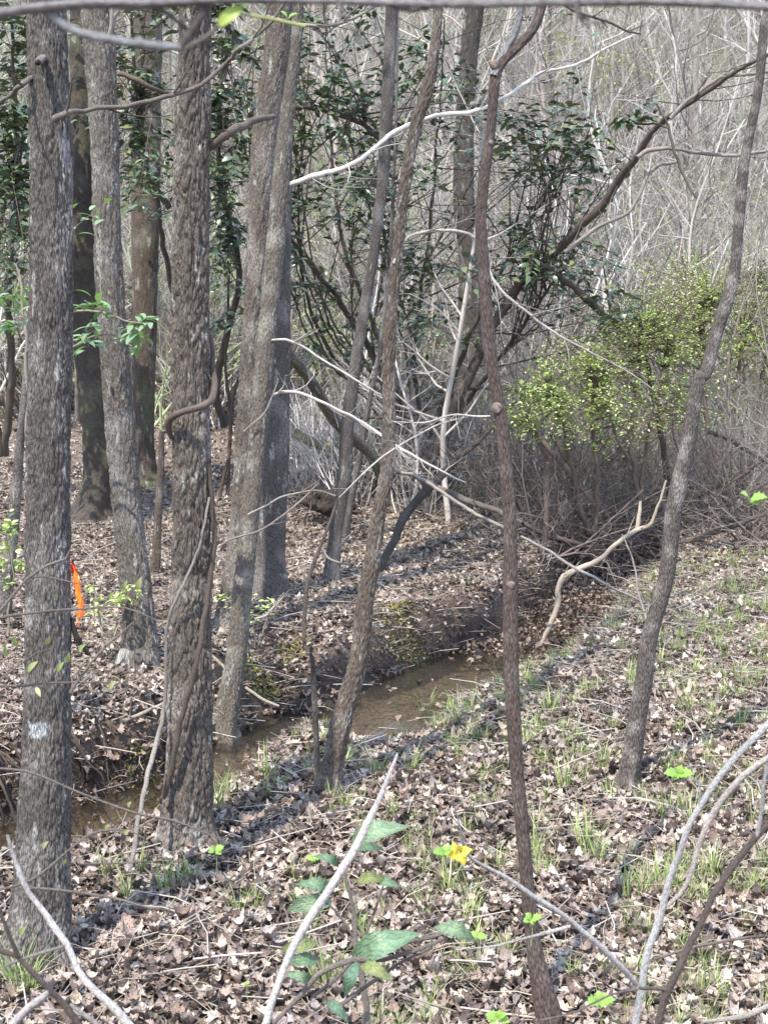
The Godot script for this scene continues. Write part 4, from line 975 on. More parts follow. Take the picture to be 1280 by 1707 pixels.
	leafy("evergreen_tree", "dark evergreen at the edge of view beyond the paint-marked trunk", "tree", [
		[Vector4(-4.312, 0.905, -15.933, 0.048), Vector4(-4.142, 1.732, -15.713, 0.043), Vector4(-4.087, 2.525, -15.488, 0.039), Vector4(-3.966, 3.285, -15.258, 0.035), Vector4(-3.815, 4.011, -15.023, 0.028), Vector4(-3.759, 4.763, -14.792, 0.021), Vector4(-3.702, 5.479, -14.556, 0.015)],
		[Vector4(-4.353, 0.905, -15.933, 0.041), Vector4(-4.363, 2.002, -15.582, 0.036), Vector4(-4.158, 2.968, -15.213, 0.029), Vector4(-3.896, 3.688, -14.809, 0.022), Vector4(-3.582, 4.297, -14.39, 0.015)],
		[Vector4(-3.633, 3.573, -14.49, 0.024), Vector4(-3.682, 3.753, -14.516, 0.024), Vector4(-3.785, 3.843, -14.528, 0.021), Vector4(-3.936, 3.903, -14.537, 0.021)]], [
		[Vector3(-3.502, 5.326, -14.333), Vector3(0.34, 0.13, 0.60), 16], [Vector3(-3.883, 5.022, -14.997), Vector3(0.44, 0.13, 0.60), 16], [Vector3(-3.805, 4.565, -14.731), Vector3(0.35, 0.13, 0.60), 16], [Vector3(-3.627, 4.552, -13.921), Vector3(0.39, 0.10, 0.60), 16], [Vector3(-3.587, 4.195, -14.073), Vector3(0.45, 0.10, 0.60), 16], [Vector3(-3.531, 3.846, -13.721), Vector3(0.45, 0.10, 0.60), 16], [Vector3(-3.515, 3.903, -14.234), Vector3(0.31, 0.10, 0.60), 14], [Vector3(-3.679, 3.566, -13.782), Vector3(0.40, 0.10, 0.60), 14], [Vector3(-3.417, 3.184, -13.628), Vector3(0.30, 0.10, 0.60), 14], [Vector3(-3.739, 3.24, -13.939), Vector3(0.38, 0.10, 0.60), 9], [Vector3(-3.84, 2.947, -14.705), Vector3(0.31, 0.10, 0.60), 9], [Vector3(-3.648, 2.609, -13.749), Vector3(0.28, 0.10, 0.60), 9]],
		tone, small, M.holly, dark + [Color(.09, .12, .05)], 10, .07, "", false, .6, 1.3)
	# sprays near enough to tell their leaves apart
	leafy("evergreen_sapling", "small spray of large dark leaves at the end of the evergreen, against the leaning trunk", "sapling", [[Vector4(2.705, 3.499, -12.46, 0.013), Vector4(2.523, 3.886, -12.515, 0.013), Vector4(2.456, 4.092, -12.544, 0.013), Vector4(2.393, 4.22, -12.562, 0.01), Vector4(2.315, 4.375, -12.583, 0.008)], [Vector4(2.456, 4.092, -12.544, 0.01), Vector4(2.341, 4.128, -12.549, 0.01), Vector4(2.185, 4.143, -12.551, 0.008), Vector4(2.029, 4.195, -12.558, 0.005)]],
		[[Vector3(2.116, 4.13, -12.448), Vector3(.14, .07, .15), 7], [Vector3(2.312, 4.257, -12.466), Vector3(.10, .12, .15), 7]], tone, leaf(6, .10, .048, 0, -.15, .12, 0).mesh(), M.holly, dark, 5, .05, "", true)
	var tender := [Color(.24, .36, .20), Color(.28, .40, .22), Color(.20, .31, .19)]
	leafy("leafy_sapling", "young sapling with level sprays of pale blue-green leaves crossing the dark trunks", "sapling", [[Vector4(-2.257, 1.177, -8.903, 0.012), Vector4(-2.272, 1.603, -8.962, 0.012), Vector4(-2.287, 2.059, -9.026, 0.01), Vector4(-2.295, 2.363, -9.069, 0.01), Vector4(-2.31, 2.591, -9.101, 0.008), Vector4(-2.349, 2.819, -9.133, 0.006)], [Vector4(-2.287, 2.211, -9.048, 0.01), Vector4(-2.154, 2.421, -8.936, 0.008), Vector4(-1.934, 2.533, -8.81, 0.007), Vector4(-1.72, 2.514, -8.666, 0.007), Vector4(-1.53, 2.461, -8.517, 0.005), Vector4(-1.398, 2.426, -8.371, 0.004)], [Vector4(-2.291, 2.059, -9.026, 0.008), Vector4(-2.082, 2.215, -8.922, 0.008), Vector4(-1.866, 2.33, -8.812, 0.006), Vector4(-1.692, 2.369, -8.691, 0.006), Vector4(-1.522, 2.317, -8.558, 0.004)], [Vector4(-2.295, 2.363, -9.069, 0.008), Vector4(-2.406, 2.419, -9.178, 0.006), Vector4(-2.55, 2.438, -9.282, 0.004)]],
		[[Vector3(-1.755, 2.567, -8.492), Vector3(.16, .05, .2), 5], [Vector3(-1.504, 2.479, -8.379), Vector3(.14, .06, .2), 5], [Vector3(-1.487, 2.354, -8.462), Vector3(.12, .05, .2), 4], [Vector3(-1.776, 2.335, -8.56), Vector3(.12, .06, .2), 4], [Vector3(-2.341, 2.591, -9.101), Vector3(.12, .06, .2), 4], [Vector3(-2.387, 2.419, -9.178), Vector3(.12, .08, .2), 5], [Vector3(-1.876, 3.146, -8.977), Vector3(.2, .06, .1), 3]], Color(.2, .17, .14), leaf(6, .11, .045, 0, -.2, .15, 0).mesh(), M.tender, tender, 5, .06, "", true, .3)


func build_shrubs() -> void:
	var bright := [Color(.50, .60, .22), Color(.58, .66, .28), Color(.40, .52, .18), Color(.62, .66, .34)]
	var tiny := leaf(3, .034, .018, 0, -.1, .15, 0).mesh()
	var tone := Color(.13, .095, .075)
	leafy("green_shrub", "bright green small-leaved shrub right of the forked trunk, spreading wide over its bare stems", "shrub", [
		[Vector4(2.148, 0.243, -14.426, 0.028), Vector4(1.972, 0.693, -14.338, 0.028), Vector4(1.86, 1.195, -14.257, 0.021), Vector4(1.75, 1.567, -14.158, 0.015), Vector4(1.582, 1.814, -14.041, 0.009)], [Vector4(2.179, 0.243, -14.426, 0.028), Vector4(2.19, 0.813, -14.372, 0.025), Vector4(2.109, 1.434, -14.324, 0.018), Vector4(2.119, 1.924, -14.259, 0.012)], [Vector4(2.117, 0.243, -14.426, 0.025), Vector4(1.824, 0.81, -14.405, 0.025), Vector4(1.597, 1.186, -14.357, 0.018), Vector4(1.464, 1.497, -14.3, 0.009)]],
		[[Vector3(1.731, 1.696, -14.025), Vector3(0.81, 0.19, 0.72), 120], [Vector3(1.582, 1.43, -13.987), Vector3(0.65, 0.18, 0.60), 80], [Vector3(2.089, 1.984, -14.267), Vector3(0.81, 0.19, 0.72), 120], [Vector3(2.195, 2.282, -14.41), Vector3(0.81, 0.18, 0.60), 100], [Vector3(2.225, 1.511, -14.1), Vector3(0.81, 0.20, 0.60), 87], [Vector3(1.412, 1.532, -13.8), Vector3(0.33, 0.14, 0.36), 39], [Vector3(1.851, 1.341, -13.975), Vector3(0.98, 0.18, 0.60), 59]], tone, tiny, M.tender, bright, 15, .055, "", false, .6, 1.0)
	leafy("green_shrub", "bright green small-leaved shrub in front of the curved grey trunk, above a brown broken stem", "shrub", [
		[Vector4(2.725, 0.53, -14.87, 0.029), Vector4(2.674, 0.878, -14.919, 0.029), Vector4(2.623, 1.131, -14.955, 0.026), Vector4(2.687, 1.701, -15.035, 0.019), Vector4(2.783, 2.272, -15.115, 0.013)], [Vector4(2.674, 0.878, -14.919, 0.022), Vector4(2.495, 1.195, -14.964, 0.019), Vector4(2.367, 1.511, -15.008, 0.013)], [Vector4(2.725, 0.53, -14.87, 0.026), Vector4(2.783, 1.005, -14.937, 0.022), Vector4(2.878, 1.511, -15.008, 0.016), Vector4(3.006, 2.082, -15.089, 0.01)]],
		[[Vector3(2.783, 1.765, -15.044), Vector3(0.98, 0.22, 0.72), 120], [Vector3(2.751, 2.145, -15.098), Vector3(1.05, 0.20, 0.72), 140], [Vector3(2.847, 2.525, -15.151), Vector3(1.05, 0.20, 0.72), 120], [Vector3(3.001, 2.848, -15.499), Vector3(0.81, 0.20, 0.60), 72], [Vector3(2.559, 2.335, -15.124), Vector3(0.65, 0.29, 0.60), 72], [Vector3(3.07, 1.448, -15), Vector3(0.81, 0.22, 0.48), 72]], tone, tiny, M.tender, bright, 15, .055, "", false, .6, 1.0)
	leafy("green_shrub", "bright green shrub beyond the curved grey trunk, at the edge of view", "shrub", [
		[Vector4(4.132, 0.303, -16.858, 0.036), Vector4(4.168, 0.949, -16.949, 0.033), Vector4(4.241, 1.595, -17.04, 0.025), Vector4(4.313, 2.241, -17.131, 0.014)], [Vector4(4.132, 0.303, -16.858, 0.033), Vector4(3.915, 1.092, -16.969, 0.029), Vector4(3.842, 1.954, -17.09, 0.022), Vector4(3.915, 2.672, -17.191, 0.014)], [Vector4(4.168, 0.303, -16.858, 0.033), Vector4(4.495, 1.236, -16.989, 0.025), Vector4(4.603, 2.098, -17.111, 0.014)]],
		[[Vector3(3.987, 3.031, -17.242), Vector3(1.14, 0.29, 0.72), 180], [Vector3(4.205, 2.672, -17.191), Vector3(1.30, 0.29, 0.72), 210], [Vector3(4.422, 2.241, -17.131), Vector3(1.14, 0.31, 0.72), 210], [Vector3(3.842, 2.241, -17.131), Vector3(0.98, 0.29, 0.72), 150], [Vector3(4.422, 1.81, -17.07), Vector3(1.14, 0.29, 0.72), 120]], tone, tiny, M.tender, bright, 15, .055, "", false, .6, 1.0)
	leafy("evergreen_shrub", "low very dark evergreen bush behind the bright green shrub at the edge of view", "shrub", [[Vector4(4.907, 0.656, -18.423, 0.036), Vector4(4.876, 1.593, -18.554, 0.032), Vector4(4.852, 2.374, -18.664, 0.024), Vector4(4.907, 2.921, -18.741, 0.016)]], [[Vector3(4.907, 2.984, -18.75), Vector3(.4, .2, .4), 102]], tone, leaf(4, .06, .03, 0, -.1, .15, 0).mesh(), M.holly, [Color(.03, .055, .02), Color(.045, .07, .03)], 9, .035)
	leafy("green_shrub", "faint yellow-green shrub in the gap between the trio and the slim dark trunk", "shrub", [[Vector4(-.81, 0.844, -19.964, 0.034), Vector4(-.853, 1.52, -20.059, 0.03), Vector4(-.938, 2.195, -20.154, 0.021)], [Vector4(-.785, 0.844, -19.964, 0.034), Vector4(-.512, 1.52, -20.059, 0.026), Vector4(-.341, 2.026, -20.13, 0.017)]], [[Vector3(-.938, 2.195, -20.154), Vector3(.6, .55, .5), 50], [Vector3(0.426, 2.195, -20.154), Vector3(.7, .5, .6), 40]], tone, tiny, M.tender, bright, 20, .035, "", false, .8, 1.25)
	leafy("green_shrub", "sparse yellow-green bush low to the ground just beyond the paint-marked trunk", "shrub", [[Vector4(-1.864, 0.293, -9.182, 0.008), Vector4(-1.892, 0.451, -9.204, 0.008), Vector4(-1.924, 0.61, -9.227, 0.006), Vector4(-1.964, 0.769, -9.249, 0.004)], [Vector4(-1.852, 0.293, -9.182, 0.008), Vector4(-1.784, 0.491, -9.21, 0.006), Vector4(-1.704, 0.67, -9.235, 0.004)]], [[Vector3(-1.904, 0.571, -9.221), Vector3(.18, .14, .2), 16], [Vector3(-1.725, 0.63, -9.129), Vector3(.16, .12, .2), 12]], Color(.2, .17, .13), leaf(4, .04, .02, 0, -.1, .15, 0).mesh(), M.tender, bright, 6, .04, "", true, .6)
	leafy("green_shrub", "sparse yellow-green sprigs growing at the foot of the close trio", "shrub", [[Vector4(-.896, 0.173, -9.771, 0.006), Vector4(-.917, 0.321, -9.792, 0.006), Vector4(-.959, 0.49, -9.816, 0.004)], [Vector4(-.887, 0.173, -9.771, 0.006), Vector4(-.789, 0.447, -9.81, 0.004), Vector4(-.725, 0.553, -9.825, 0.004)]], [[Vector3(-.899, 0.488, -9.614), Vector3(.16, .10, .15), 14], [Vector3(-1.189, 0.387, -10.205), Vector3(.08, .10, .1), 6]], Color(.2, .17, .13), leaf(4, .035, .018, 0, -.1, .15, 0).mesh(), M.tender, bright, 6, .035, "", true, .6)
	leafy("green_shrub", "sparse yellow-green sprigs at the edge of view left of the paint-marked trunk", "shrub", [[Vector4(-2.142, 0.689, -7.824, 0.007), Vector4(-2.132, 0.892, -7.853, 0.005), Vector4(-2.115, 1.094, -7.881, 0.005), Vector4(-2.122, 1.263, -7.905, 0.003)]], [[Vector3(-2.132, 1.128, -7.886), Vector3(.12, .16, .15), 16], [Vector3(-2.149, 1.331, -7.914), Vector3(.1, .08, .1), 6]], Color(.2, .17, .13), leaf(4, .045, .024, 0, -.1, .15, 0).mesh(), M.tender, bright + [Color(.10, .17, .09)], 6, .04, "", true, .6)

	# bare tangle below the bright shrubs
	var kinds := []
	for k in 4:
		var col: Color = [Color(.20, .16, .14), Color(.26, .215, .19), Color(.17, .135, .115), Color(.32, .275, .245)][k]
		var t := thing("bare_shrub", "bare brown shrub in the tangle under the bright green shrubs", "shrub", Vector3.ZERO, "bare shrubs in the tangle")
		var tips := []
		for j in 15:
			var g := Geo.new()
			var turn := rng.randf() * TAU
			grow(g, anyway(0) * .12, Vector3(cos(turn), rng.randf_range(.15, 1.1), sin(turn)), rng.randf_range(.8, 1.6), rng.randf_range(.007, .014), 2, {"tone": col, "forks": 4, "short": .6, "bend": .35, "lift": -.04}, tips)
			part("stem", g, M.twig, t)
		kinds.append(t)
	var where := [Vector2(1.59, 13.869), Vector2(2.092, 15.352), Vector2(2.745, 17.162), Vector2(3.258, 17.963), Vector2(3.205, 15.46), Vector2(3.477, 14.916), Vector2(3.82, 14.743), Vector2(4.016, 14.296), Vector2(1.987, 15.354), Vector2(2.679, 17.263), Vector2(3.559, 18.778), Vector2(4.406, 20.067), Vector2(4.076, 16.323), Vector2(4.397, 15.947), Vector2(1.624, 15.709), Vector2(1.617, 17.106), Vector2(3.086, 17.95), Vector2(4.032, 19.559), Vector2(5.017, 20.505), Vector2(4.967, 17.792), Vector2(0.858, 16.63), Vector2(1.225, 17.842), Vector2(0.624, 18.171), Vector2(1.607, 18.739), Vector2(0.38, 17.713), Vector2(2.593, 18.031), Vector2(1.877, 14.986), Vector2(2.401, 16.116), Vector2(3.012, 17.678), Vector2(3.72, 18.953), Vector2(3.616, 16.936), Vector2(3.783, 15.67), Vector2(4.089, 15.162), Vector2(4.417, 15.285), Vector2(1.581, 14.649), Vector2(1.621, 16.382), Vector2(2.696, 17.403), Vector2(3.29, 18.184), Vector2(3.591, 15.72), Vector2(4.304, 16.67)]
	for k in where.size():
		var w: Vector2 = where[k]
		if k < 4:
			kinds[k].position = on_ground(w.x, w.y, -.03)
		else:
			copy(kinds[k % 4], on_ground(w.x, w.y, -.03), rng.randf() * TAU, rng.randf_range(.75, 1.25))


func build_small_trees_and_sticks() -> void:
	var pale := Color(.50, .43, .34)
	var dark := Color(.13, .10, .085)
	var ash := Color(.40, .37, .33)
	var t := loose("fallen_branch", "pale barkless branch curving up from the creek edge, in front of the bare tangle", "branch", [Vector4(1.305, -.369, -11.715, 0.015), Vector4(1.356, -.267, -11.729, 0.02), Vector4(1.423, -.115, -11.75, 0.023), Vector4(1.479, 0.062, -11.775, 0.023), Vector4(1.489, 0.189, -11.793, 0.023), Vector4(1.535, 0.28, -11.806, 0.026), Vector4(1.663, 0.351, -11.816, 0.026), Vector4(1.801, 0.412, -11.824, 0.023), Vector4(1.919, 0.503, -11.837, 0.02), Vector4(2.021, 0.584, -11.849, 0.02), Vector4(2.16, 0.685, -11.863, 0.018), Vector4(2.252, 0.721, -11.868, 0.015), Vector4(2.303, 0.797, -11.879, 0.013), Vector4(2.354, 0.924, -11.896, 0.01), Vector4(2.395, 1.101, -11.921, 0.008)], pale, "", 7, .35)
	branch(t, "side_branch", [Vector4(2.16, 0.685, -11.863, 0.02), Vector4(2.17, 0.767, -11.874, 0.018), Vector4(2.175, 0.848, -11.886, 0.015), Vector4(2.18, 0.924, -11.896, 0.01)], pale, 0)
	loose("fallen_branch", "thin straight grey branch slanting down across the pale barkless branch", "branch", [Vector4(1.118, 0.708, -11.361, 0.012), Vector4(1.3, 0.601, -11.346, 0.012), Vector4(1.52, 0.47, -11.328, 0.012), Vector4(1.716, 0.373, -11.314, 0.012), Vector4(1.913, 0.261, -11.298, 0.01), Vector4(2.099, 0.173, -11.286, 0.007)], ash, "", 5, .2, -.05)
	loose("fallen_branch", "long dark fallen limb slanting down to the right behind the scaly trunk", "branch", [Vector4(0.131, 0.951, -13.92, 0.027), Vector4(0.299, 0.943, -13.666, 0.029), Vector4(0.461, 0.881, -13.405, 0.032), Vector4(0.65, 0.81, -13.143, 0.031), Vector4(0.87, 0.765, -12.884, 0.028), Vector4(1.077, 0.712, -12.624, 0.024), Vector4(1.226, 0.663, -12.365, 0.016)], Color(.15, .125, .105), "", 4, .4)
	loose("fallen_branch", "pale thin fallen limb slanting down just below the long dark one", "branch", [Vector4(0.111, 1.061, -12.926, 0.014), Vector4(0.294, 1.046, -12.671, 0.016), Vector4(0.458, 0.979, -12.409, 0.016), Vector4(0.742, 0.803, -12.132, 0.016), Vector4(1.034, 0.696, -11.864, 0.013)], Color(.33, .3, .26), "", 3, .3)
	loose("fallen_branch", "thin dark limb arching over to the foot of the flared trunk", "branch", [Vector4(-.273, 1.344, -15.995, 0.024), Vector4(0.157, 1.337, -15.994, 0.024), Vector4(0.464, 1.418, -16.005, 0.024), Vector4(0.771, 1.581, -16.028, 0.024), Vector4(0.962, 1.662, -16.039, 0.02), Vector4(1.249, 1.675, -16.041, 0.02), Vector4(1.569, 1.614, -16.033, 0.014)], Color(.14, .115, .095), "", 5, .4)
	loose("fallen_branch", "pale stick lying bent on the leaf litter right of the paint-marked trunk", "branch", [Vector4(-1.914, -.122, -8.316, 0.013), Vector4(-1.797, -.111, -8.318, 0.013), Vector4(-1.724, -.057, -8.325, 0.013), Vector4(-1.614, 0.027, -8.337, 0.011), Vector4(-1.485, 0.081, -8.345, 0.011), Vector4(-1.339, 0.143, -8.353, 0.009)], Color(.38, .34, .29), "", 1, .15)
	loose("mossy_log", "pale rotten log with green moss lying on the ground behind the close trio", "log", [Vector4(-1.055, 1.134, -16.47, 0.056), Vector4(-.915, 1.043, -16.457, 0.06), Vector4(-.739, 0.981, -16.449, 0.063), Vector4(-.563, 0.939, -16.443, 0.063), Vector4(-.493, 0.82, -16.426, 0.056), Vector4(-.352, 0.646, -16.402, 0.042)], Color(.30, .26, .16), "", 0)
	loose("fallen_branch", "dark limb lying on the far bank by the slim dark trunk's foot", "branch", [Vector4(-.449, 0.086, -12.183, 0.016), Vector4(-.344, 0.122, -12.188, 0.016), Vector4(-.212, 0.133, -12.189, 0.013), Vector4(-.079, 0.086, -12.183, 0.011)], dark, "", 2, .15)
	loose("fallen_branch", "slim grey branch leaning on the steep far bank just above the creek water", "branch", [Vector4(0.203, -.073, -11.655, 0.013), Vector4(0.304, -.103, -11.651, 0.013), Vector4(0.431, -.169, -11.642, 0.015), Vector4(0.507, -.244, -11.631, 0.015), Vector4(0.543, -.32, -11.621, 0.013)], ash, "", 0)
	loose("fallen_branch", "white twig lying on the mossy slope of the far bank", "branch", [Vector4(-.035, 0.129, -11.381, 0.01), Vector4(0, 0.021, -11.366, 0.01), Vector4(0.04, -.087, -11.35, 0.007)], Color(.5, .46, .4), "", 0)
	loose("fallen_branch", "pale stick slanting out of the leaves between the vine-wrapped trunk and the leaning pale trunk", "branch", [Vector4(-1.179, 0.213, -9.373, 0.012), Vector4(-1.126, 0.157, -9.365, 0.012), Vector4(-1.056, 0.084, -9.355, 0.012), Vector4(-1.015, 0.051, -9.35, 0.01)], pale, "", 0)
	loose("fallen_branch", "pale stick lying right of the leaning pale trunk's foot", "branch", [Vector4(-.93, 0.027, -9.145, 0.01), Vector4(-.862, -.017, -9.139, 0.01), Vector4(-.782, -.065, -9.132, 0.01), Vector4(-.702, -.096, -9.127, 0.008)], pale, "", 0)
	loose("fallen_branch", "bent white twig in the sprigs at the foot of the close trio", "branch", [Vector4(-.935, 0.312, -9.993, 0.009), Vector4(-.857, 0.329, -9.995, 0.009), Vector4(-.818, 0.372, -10.001, 0.011), Vector4(-.774, 0.406, -10.006, 0.011), Vector4(-.757, 0.436, -10.01, 0.007), Vector4(-.705, 0.492, -10.018, 0.004)], Color(.5, .47, .43), "", 2, .12)
	loose("fallen_branch", "thin bare branch sweeping across the close trio below their middle", "branch", [Vector4(-1.081, 1.021, -8.679, 0.006), Vector4(-.964, 1.102, -8.69, 0.006), Vector4(-.788, 1.155, -8.697, 0.006), Vector4(-.619, 1.262, -8.713, 0.006), Vector4(-.507, 1.355, -8.726, 0.006), Vector4(-.413, 1.456, -8.74, 0.004)], Color(.32, .27, .24), "", 3, .2)
	loose("fallen_branch", "pale arching twig reaching right from the close trio to the slim dark trunk", "branch", [Vector4(-.862, 1.248, -8.812, 0.006), Vector4(-.759, 1.293, -8.818, 0.006), Vector4(-.653, 1.35, -8.826, 0.006), Vector4(-.531, 1.38, -8.83, 0.006), Vector4(-.417, 1.399, -8.833, 0.004), Vector4(-.304, 1.365, -8.828, 0.004)], ash, "", 3, .15)
	loose("fallen_branch", "grey branch on the ground beside the brown trunk's foot", "branch", [Vector4(0.736, -.092, -5.291, 0.008), Vector4(0.824, -.073, -5.293, 0.008), Vector4(0.884, -.064, -5.295, 0.007), Vector4(0.931, -.08, -5.292, 0.005)], ash, "", 2, .1)
	loose("fallen_branch", "grey stick lying in the leaves right of the paint-marked trunk's foot", "branch", [Vector4(-1.209, -.004, -5.101, 0.01), Vector4(-1.14, 0.035, -5.107, 0.01), Vector4(-1.082, 0.074, -5.112, 0.009), Vector4(-1.036, 0.092, -5.115, 0.006)], ash, "", 0)
	loose("fallen_branch", "thin dark stick lying below the grey stick near the paint-marked trunk", "branch", [Vector4(-1.084, 0.019, -5.205, 0.005), Vector4(-1.009, 0.012, -5.204, 0.005), Vector4(-.926, -.004, -5.202, 0.005), Vector4(-.849, -.016, -5.201, 0.004)], Color(.22, .19, .165), "", 0)
	loose("fallen_branch", "pale split stick half buried by the creek edge right of the paint-marked trunk", "branch", [Vector4(-1.29, -.171, -5.986, 0.009), Vector4(-1.209, -.163, -5.988, 0.011), Vector4(-1.134, -.166, -5.987, 0.011), Vector4(-1.075, -.177, -5.986, 0.007)], pale, "", 0)
	loose("fallen_branch", "dark slim branch lying through the dry leaves under the curved foreground stems", "branch", [Vector4(1.036, 0.051, -5.109, 0.005), Vector4(1.174, 0.092, -5.115, 0.006), Vector4(1.29, 0.115, -5.118, 0.006), Vector4(1.405, 0.133, -5.12, 0.005), Vector4(1.497, 0.137, -5.121, 0.003)], Color(.2, .17, .15), "", 3, .12)
	loose("fallen_branch", "grey branch poking in low at the corner of view", "branch", [Vector4(1.04, 0.212, -4.324, 0.005), Vector4(1.118, 0.219, -4.325, 0.008), Vector4(1.187, 0.231, -4.326, 0.009), Vector4(1.246, 0.254, -4.33, 0.009), Vector4(1.295, 0.274, -4.332, 0.009)], ash, "", 2, .1)
	# sticks scattered over the far bank
	var n := 0
	for s in [Vector2(-4.87, 19.631), Vector2(-3.881, 17.057), Vector2(-4.074, 15.263), Vector2(-2.719, 13.993), Vector2(-2.79, 13.159), Vector2(-2.576, 17.664), Vector2(-1.936, 15.234), Vector2(-.892, 14.771), Vector2(-.641, 13.465), Vector2(-.297, 13.759), Vector2(-.128, 14.87), Vector2(0.115, 13.26), Vector2(0.372, 14.368), Vector2(0.441, 12.722), Vector2(0.708, 13.633), Vector2(0.259, 11.914), Vector2(0, 12.006), Vector2(0.675, 11.963), Vector2(0.906, 13.075), Vector2(-.641, 11.35), Vector2(-.374, 10.742), Vector2(-1.806, 8.764), Vector2(-1.617, 8.364), Vector2(-1.54, 8.783), Vector2(-2.017, 8.35), Vector2(-.882, 10.082), Vector2(-.699, 9.954), Vector2(0.658, 15.265), Vector2(-1.1, 18.331), Vector2(-.346, 16.105)]:
		var turn := rng.randf() * TAU
		var a := on_ground(s.x, s.y, .03)
		var stretch := rng.randf_range(.25, .65)
		var b := on_ground(s.x + cos(turn) * stretch, s.y + sin(turn) * stretch, rng.randf_range(.03, .16))
		var r := rng.randf_range(.005, .013)
		var tw := a.lerp(b, .55) + anyway() * .04
		t = thing("fallen_stick", "bare stick lying on the leaf litter beyond the creek", "stick", a, "sticks on the far bank")
		branch(t, "stem", [Vector4(a.x, a.y, a.z, r), Vector4(tw.x, tw.y, tw.z, r * .85), Vector4(b.x, b.y, b.z, r * .4)], [Color(.34, .305, .27), Color(.50, .46, .42), Color(.17, .14, .12)][n % 3], 2, .2)
		n += 1
	# brush pile at the edge of the tangle
	for d in [[[Vector4(2.906, 0.167, -14.315, 0.019), Vector4(3.215, 0.197, -14.319, 0.025), Vector4(3.525, 0.32, -14.336, 0.025), Vector4(4.081, 0.503, -14.362, 0.022)], "dark limb lying low along the front of the bare tangle"], [[Vector4(2.878, -.072, -14.786, 0.022), Vector4(3.134, 0.023, -14.799, 0.032), Vector4(3.358, 0.15, -14.817, 0.035), Vector4(3.582, 0.245, -14.83, 0.026)], "thick dark limb half buried at the front of the bare tangle"], [[Vector4(2.687, -.072, -14.786, 0.029), Vector4(2.815, -.167, -14.773, 0.032), Vector4(2.891, -.231, -14.764, 0.026)], "short dark limb poking from the tangle behind the curved grey trunk"], [[Vector4(3.239, 0.366, -15.352, 0.02), Vector4(3.569, 0.562, -15.38, 0.02), Vector4(3.966, 0.758, -15.408, 0.02), Vector4(4.363, 1.086, -15.454, 0.017)], "bare limb slanting up through the tangle"], [[Vector4(1.851, 1.217, -15.472, 0.033), Vector4(2.016, 0.889, -15.426, 0.036), Vector4(2.115, 0.497, -15.371, 0.04), Vector4(2.214, 0.235, -15.334, 0.04)], "stout brown stem slanting down through the tangle"], [[Vector4(1.685, 1.145, -15.159, 0.026), Vector4(2.009, 0.792, -15.109, 0.036), Vector4(2.236, 0.535, -15.073, 0.036), Vector4(2.398, 0.343, -15.046, 0.032)], "second stout brown stem slanting down beside the first in the tangle"], [[Vector4(1.582, 0.158, -13.808, 0.024), Vector4(1.612, 0.513, -13.858, 0.027), Vector4(1.63, 0.868, -13.908, 0.024), Vector4(1.636, 1.045, -13.933, 0.018)], "short broken stump standing at the left of the tangle"], [[Vector4(1.393, 0.425, -14.048, 0.021), Vector4(1.605, 0.305, -14.031, 0.027), Vector4(1.817, 0.245, -14.023, 0.027), Vector4(2.089, 0.173, -14.013, 0.021)], "dark limb lying flat left of the pale barkless branch"], [[Vector4(3.684, 1.175, -15.971, 0.024), Vector4(3.957, 1.074, -15.957, 0.027), Vector4(4.23, 0.905, -15.933, 0.027), Vector4(4.571, 0.702, -15.905, 0.024)], "dark limb lying across the slope beyond the curved grey trunk"]]:
		loose("dead_limb", d[1], "branch", d[0], Color(.135, .105, .088) * rng.randf_range(.8, 1.4), "", 6, .4)
	# roots hanging out of the cut bank
	t = thing("bank_roots", "bare dark roots hanging out of the steep cut bank above the creek water", "roots", on_ground(.1, 10.9))
	for k in 90:
		var f := rng.randf()
		var a: Vector2 = CREEK[6].lerp(CREEK[8], f * 1.2) if k < 60 else CREEK[2].lerp(CREEK[4], f * .7)
		var away := Vector2(-.7, .72)
		var high := a + away * rng.randf_range(.75, .95)
		var low := a + away * rng.randf_range(.38, .5) + Vector2(.7, .7) * rng.randf_range(-.3, .3)
		var p0 := on_ground(high.x, high.y, .02)
		var p2 := Vector3(low.x, rng.randf_range(-.42, -.2), -low.y)
		var p1 := p0.lerp(p2, .5) + Vector3(.06, .10, .07) + anyway() * .05
		var w := rng.randf_range(.003, .012)
		var g := Geo.new()
		limb(g, [Vector4(p0.x, p0.y, p0.z, w), Vector4(p1.x, p1.y, p1.z, w * .8), Vector4(p2.x, p2.y, p2.z, w * .4)], 7, .04, {"tone": Color(.13, .10, .08) * rng.randf_range(.7, 1.5), "lump": .2, "wander": .015})
		part("root", g, M.stick, t, t.position)
	t = thing("hollow_clod", "dark clod with broken roots added in place of a shaded hollow behind the slim dark trunk", "stump", on_ground(-.5, 14.8))
	var clod := Geo.new()
	limb(clod, [Vector4(-.864, 0.675, -14.891, 0.051), Vector4(-.768, 0.587, -14.879, 0.109), Vector4(-.608, 0.511, -14.868, 0.134), Vector4(-.435, 0.485, -14.864, 0.122), Vector4(-.307, 0.435, -14.857, 0.058)], 24, .03, {"tone": Color(.055, .042, .034), "pale": Color(.12, .09, .07), "lump": .5, "amp": .03, "freq": 8.0, "squash": 1.0})  # near-black clod, its tone standing in for the shade of a hollow
	part("stump", clod, M.bark, t, t.position)
	for k in 12:
		var g := Geo.new()
		var tips := []
		grow(g, Vector3(-.576, 0.511, -14.868) + anyway(.5) * .25, anyway() + Vector3(0, .5, .5), rng.randf_range(.25, .6), rng.randf_range(.008, .018), 1, {"tone": Color(.10, .08, .065), "forks": 3, "bend": .4}, tips)
		part("root", g, M.twig, t, t.position)
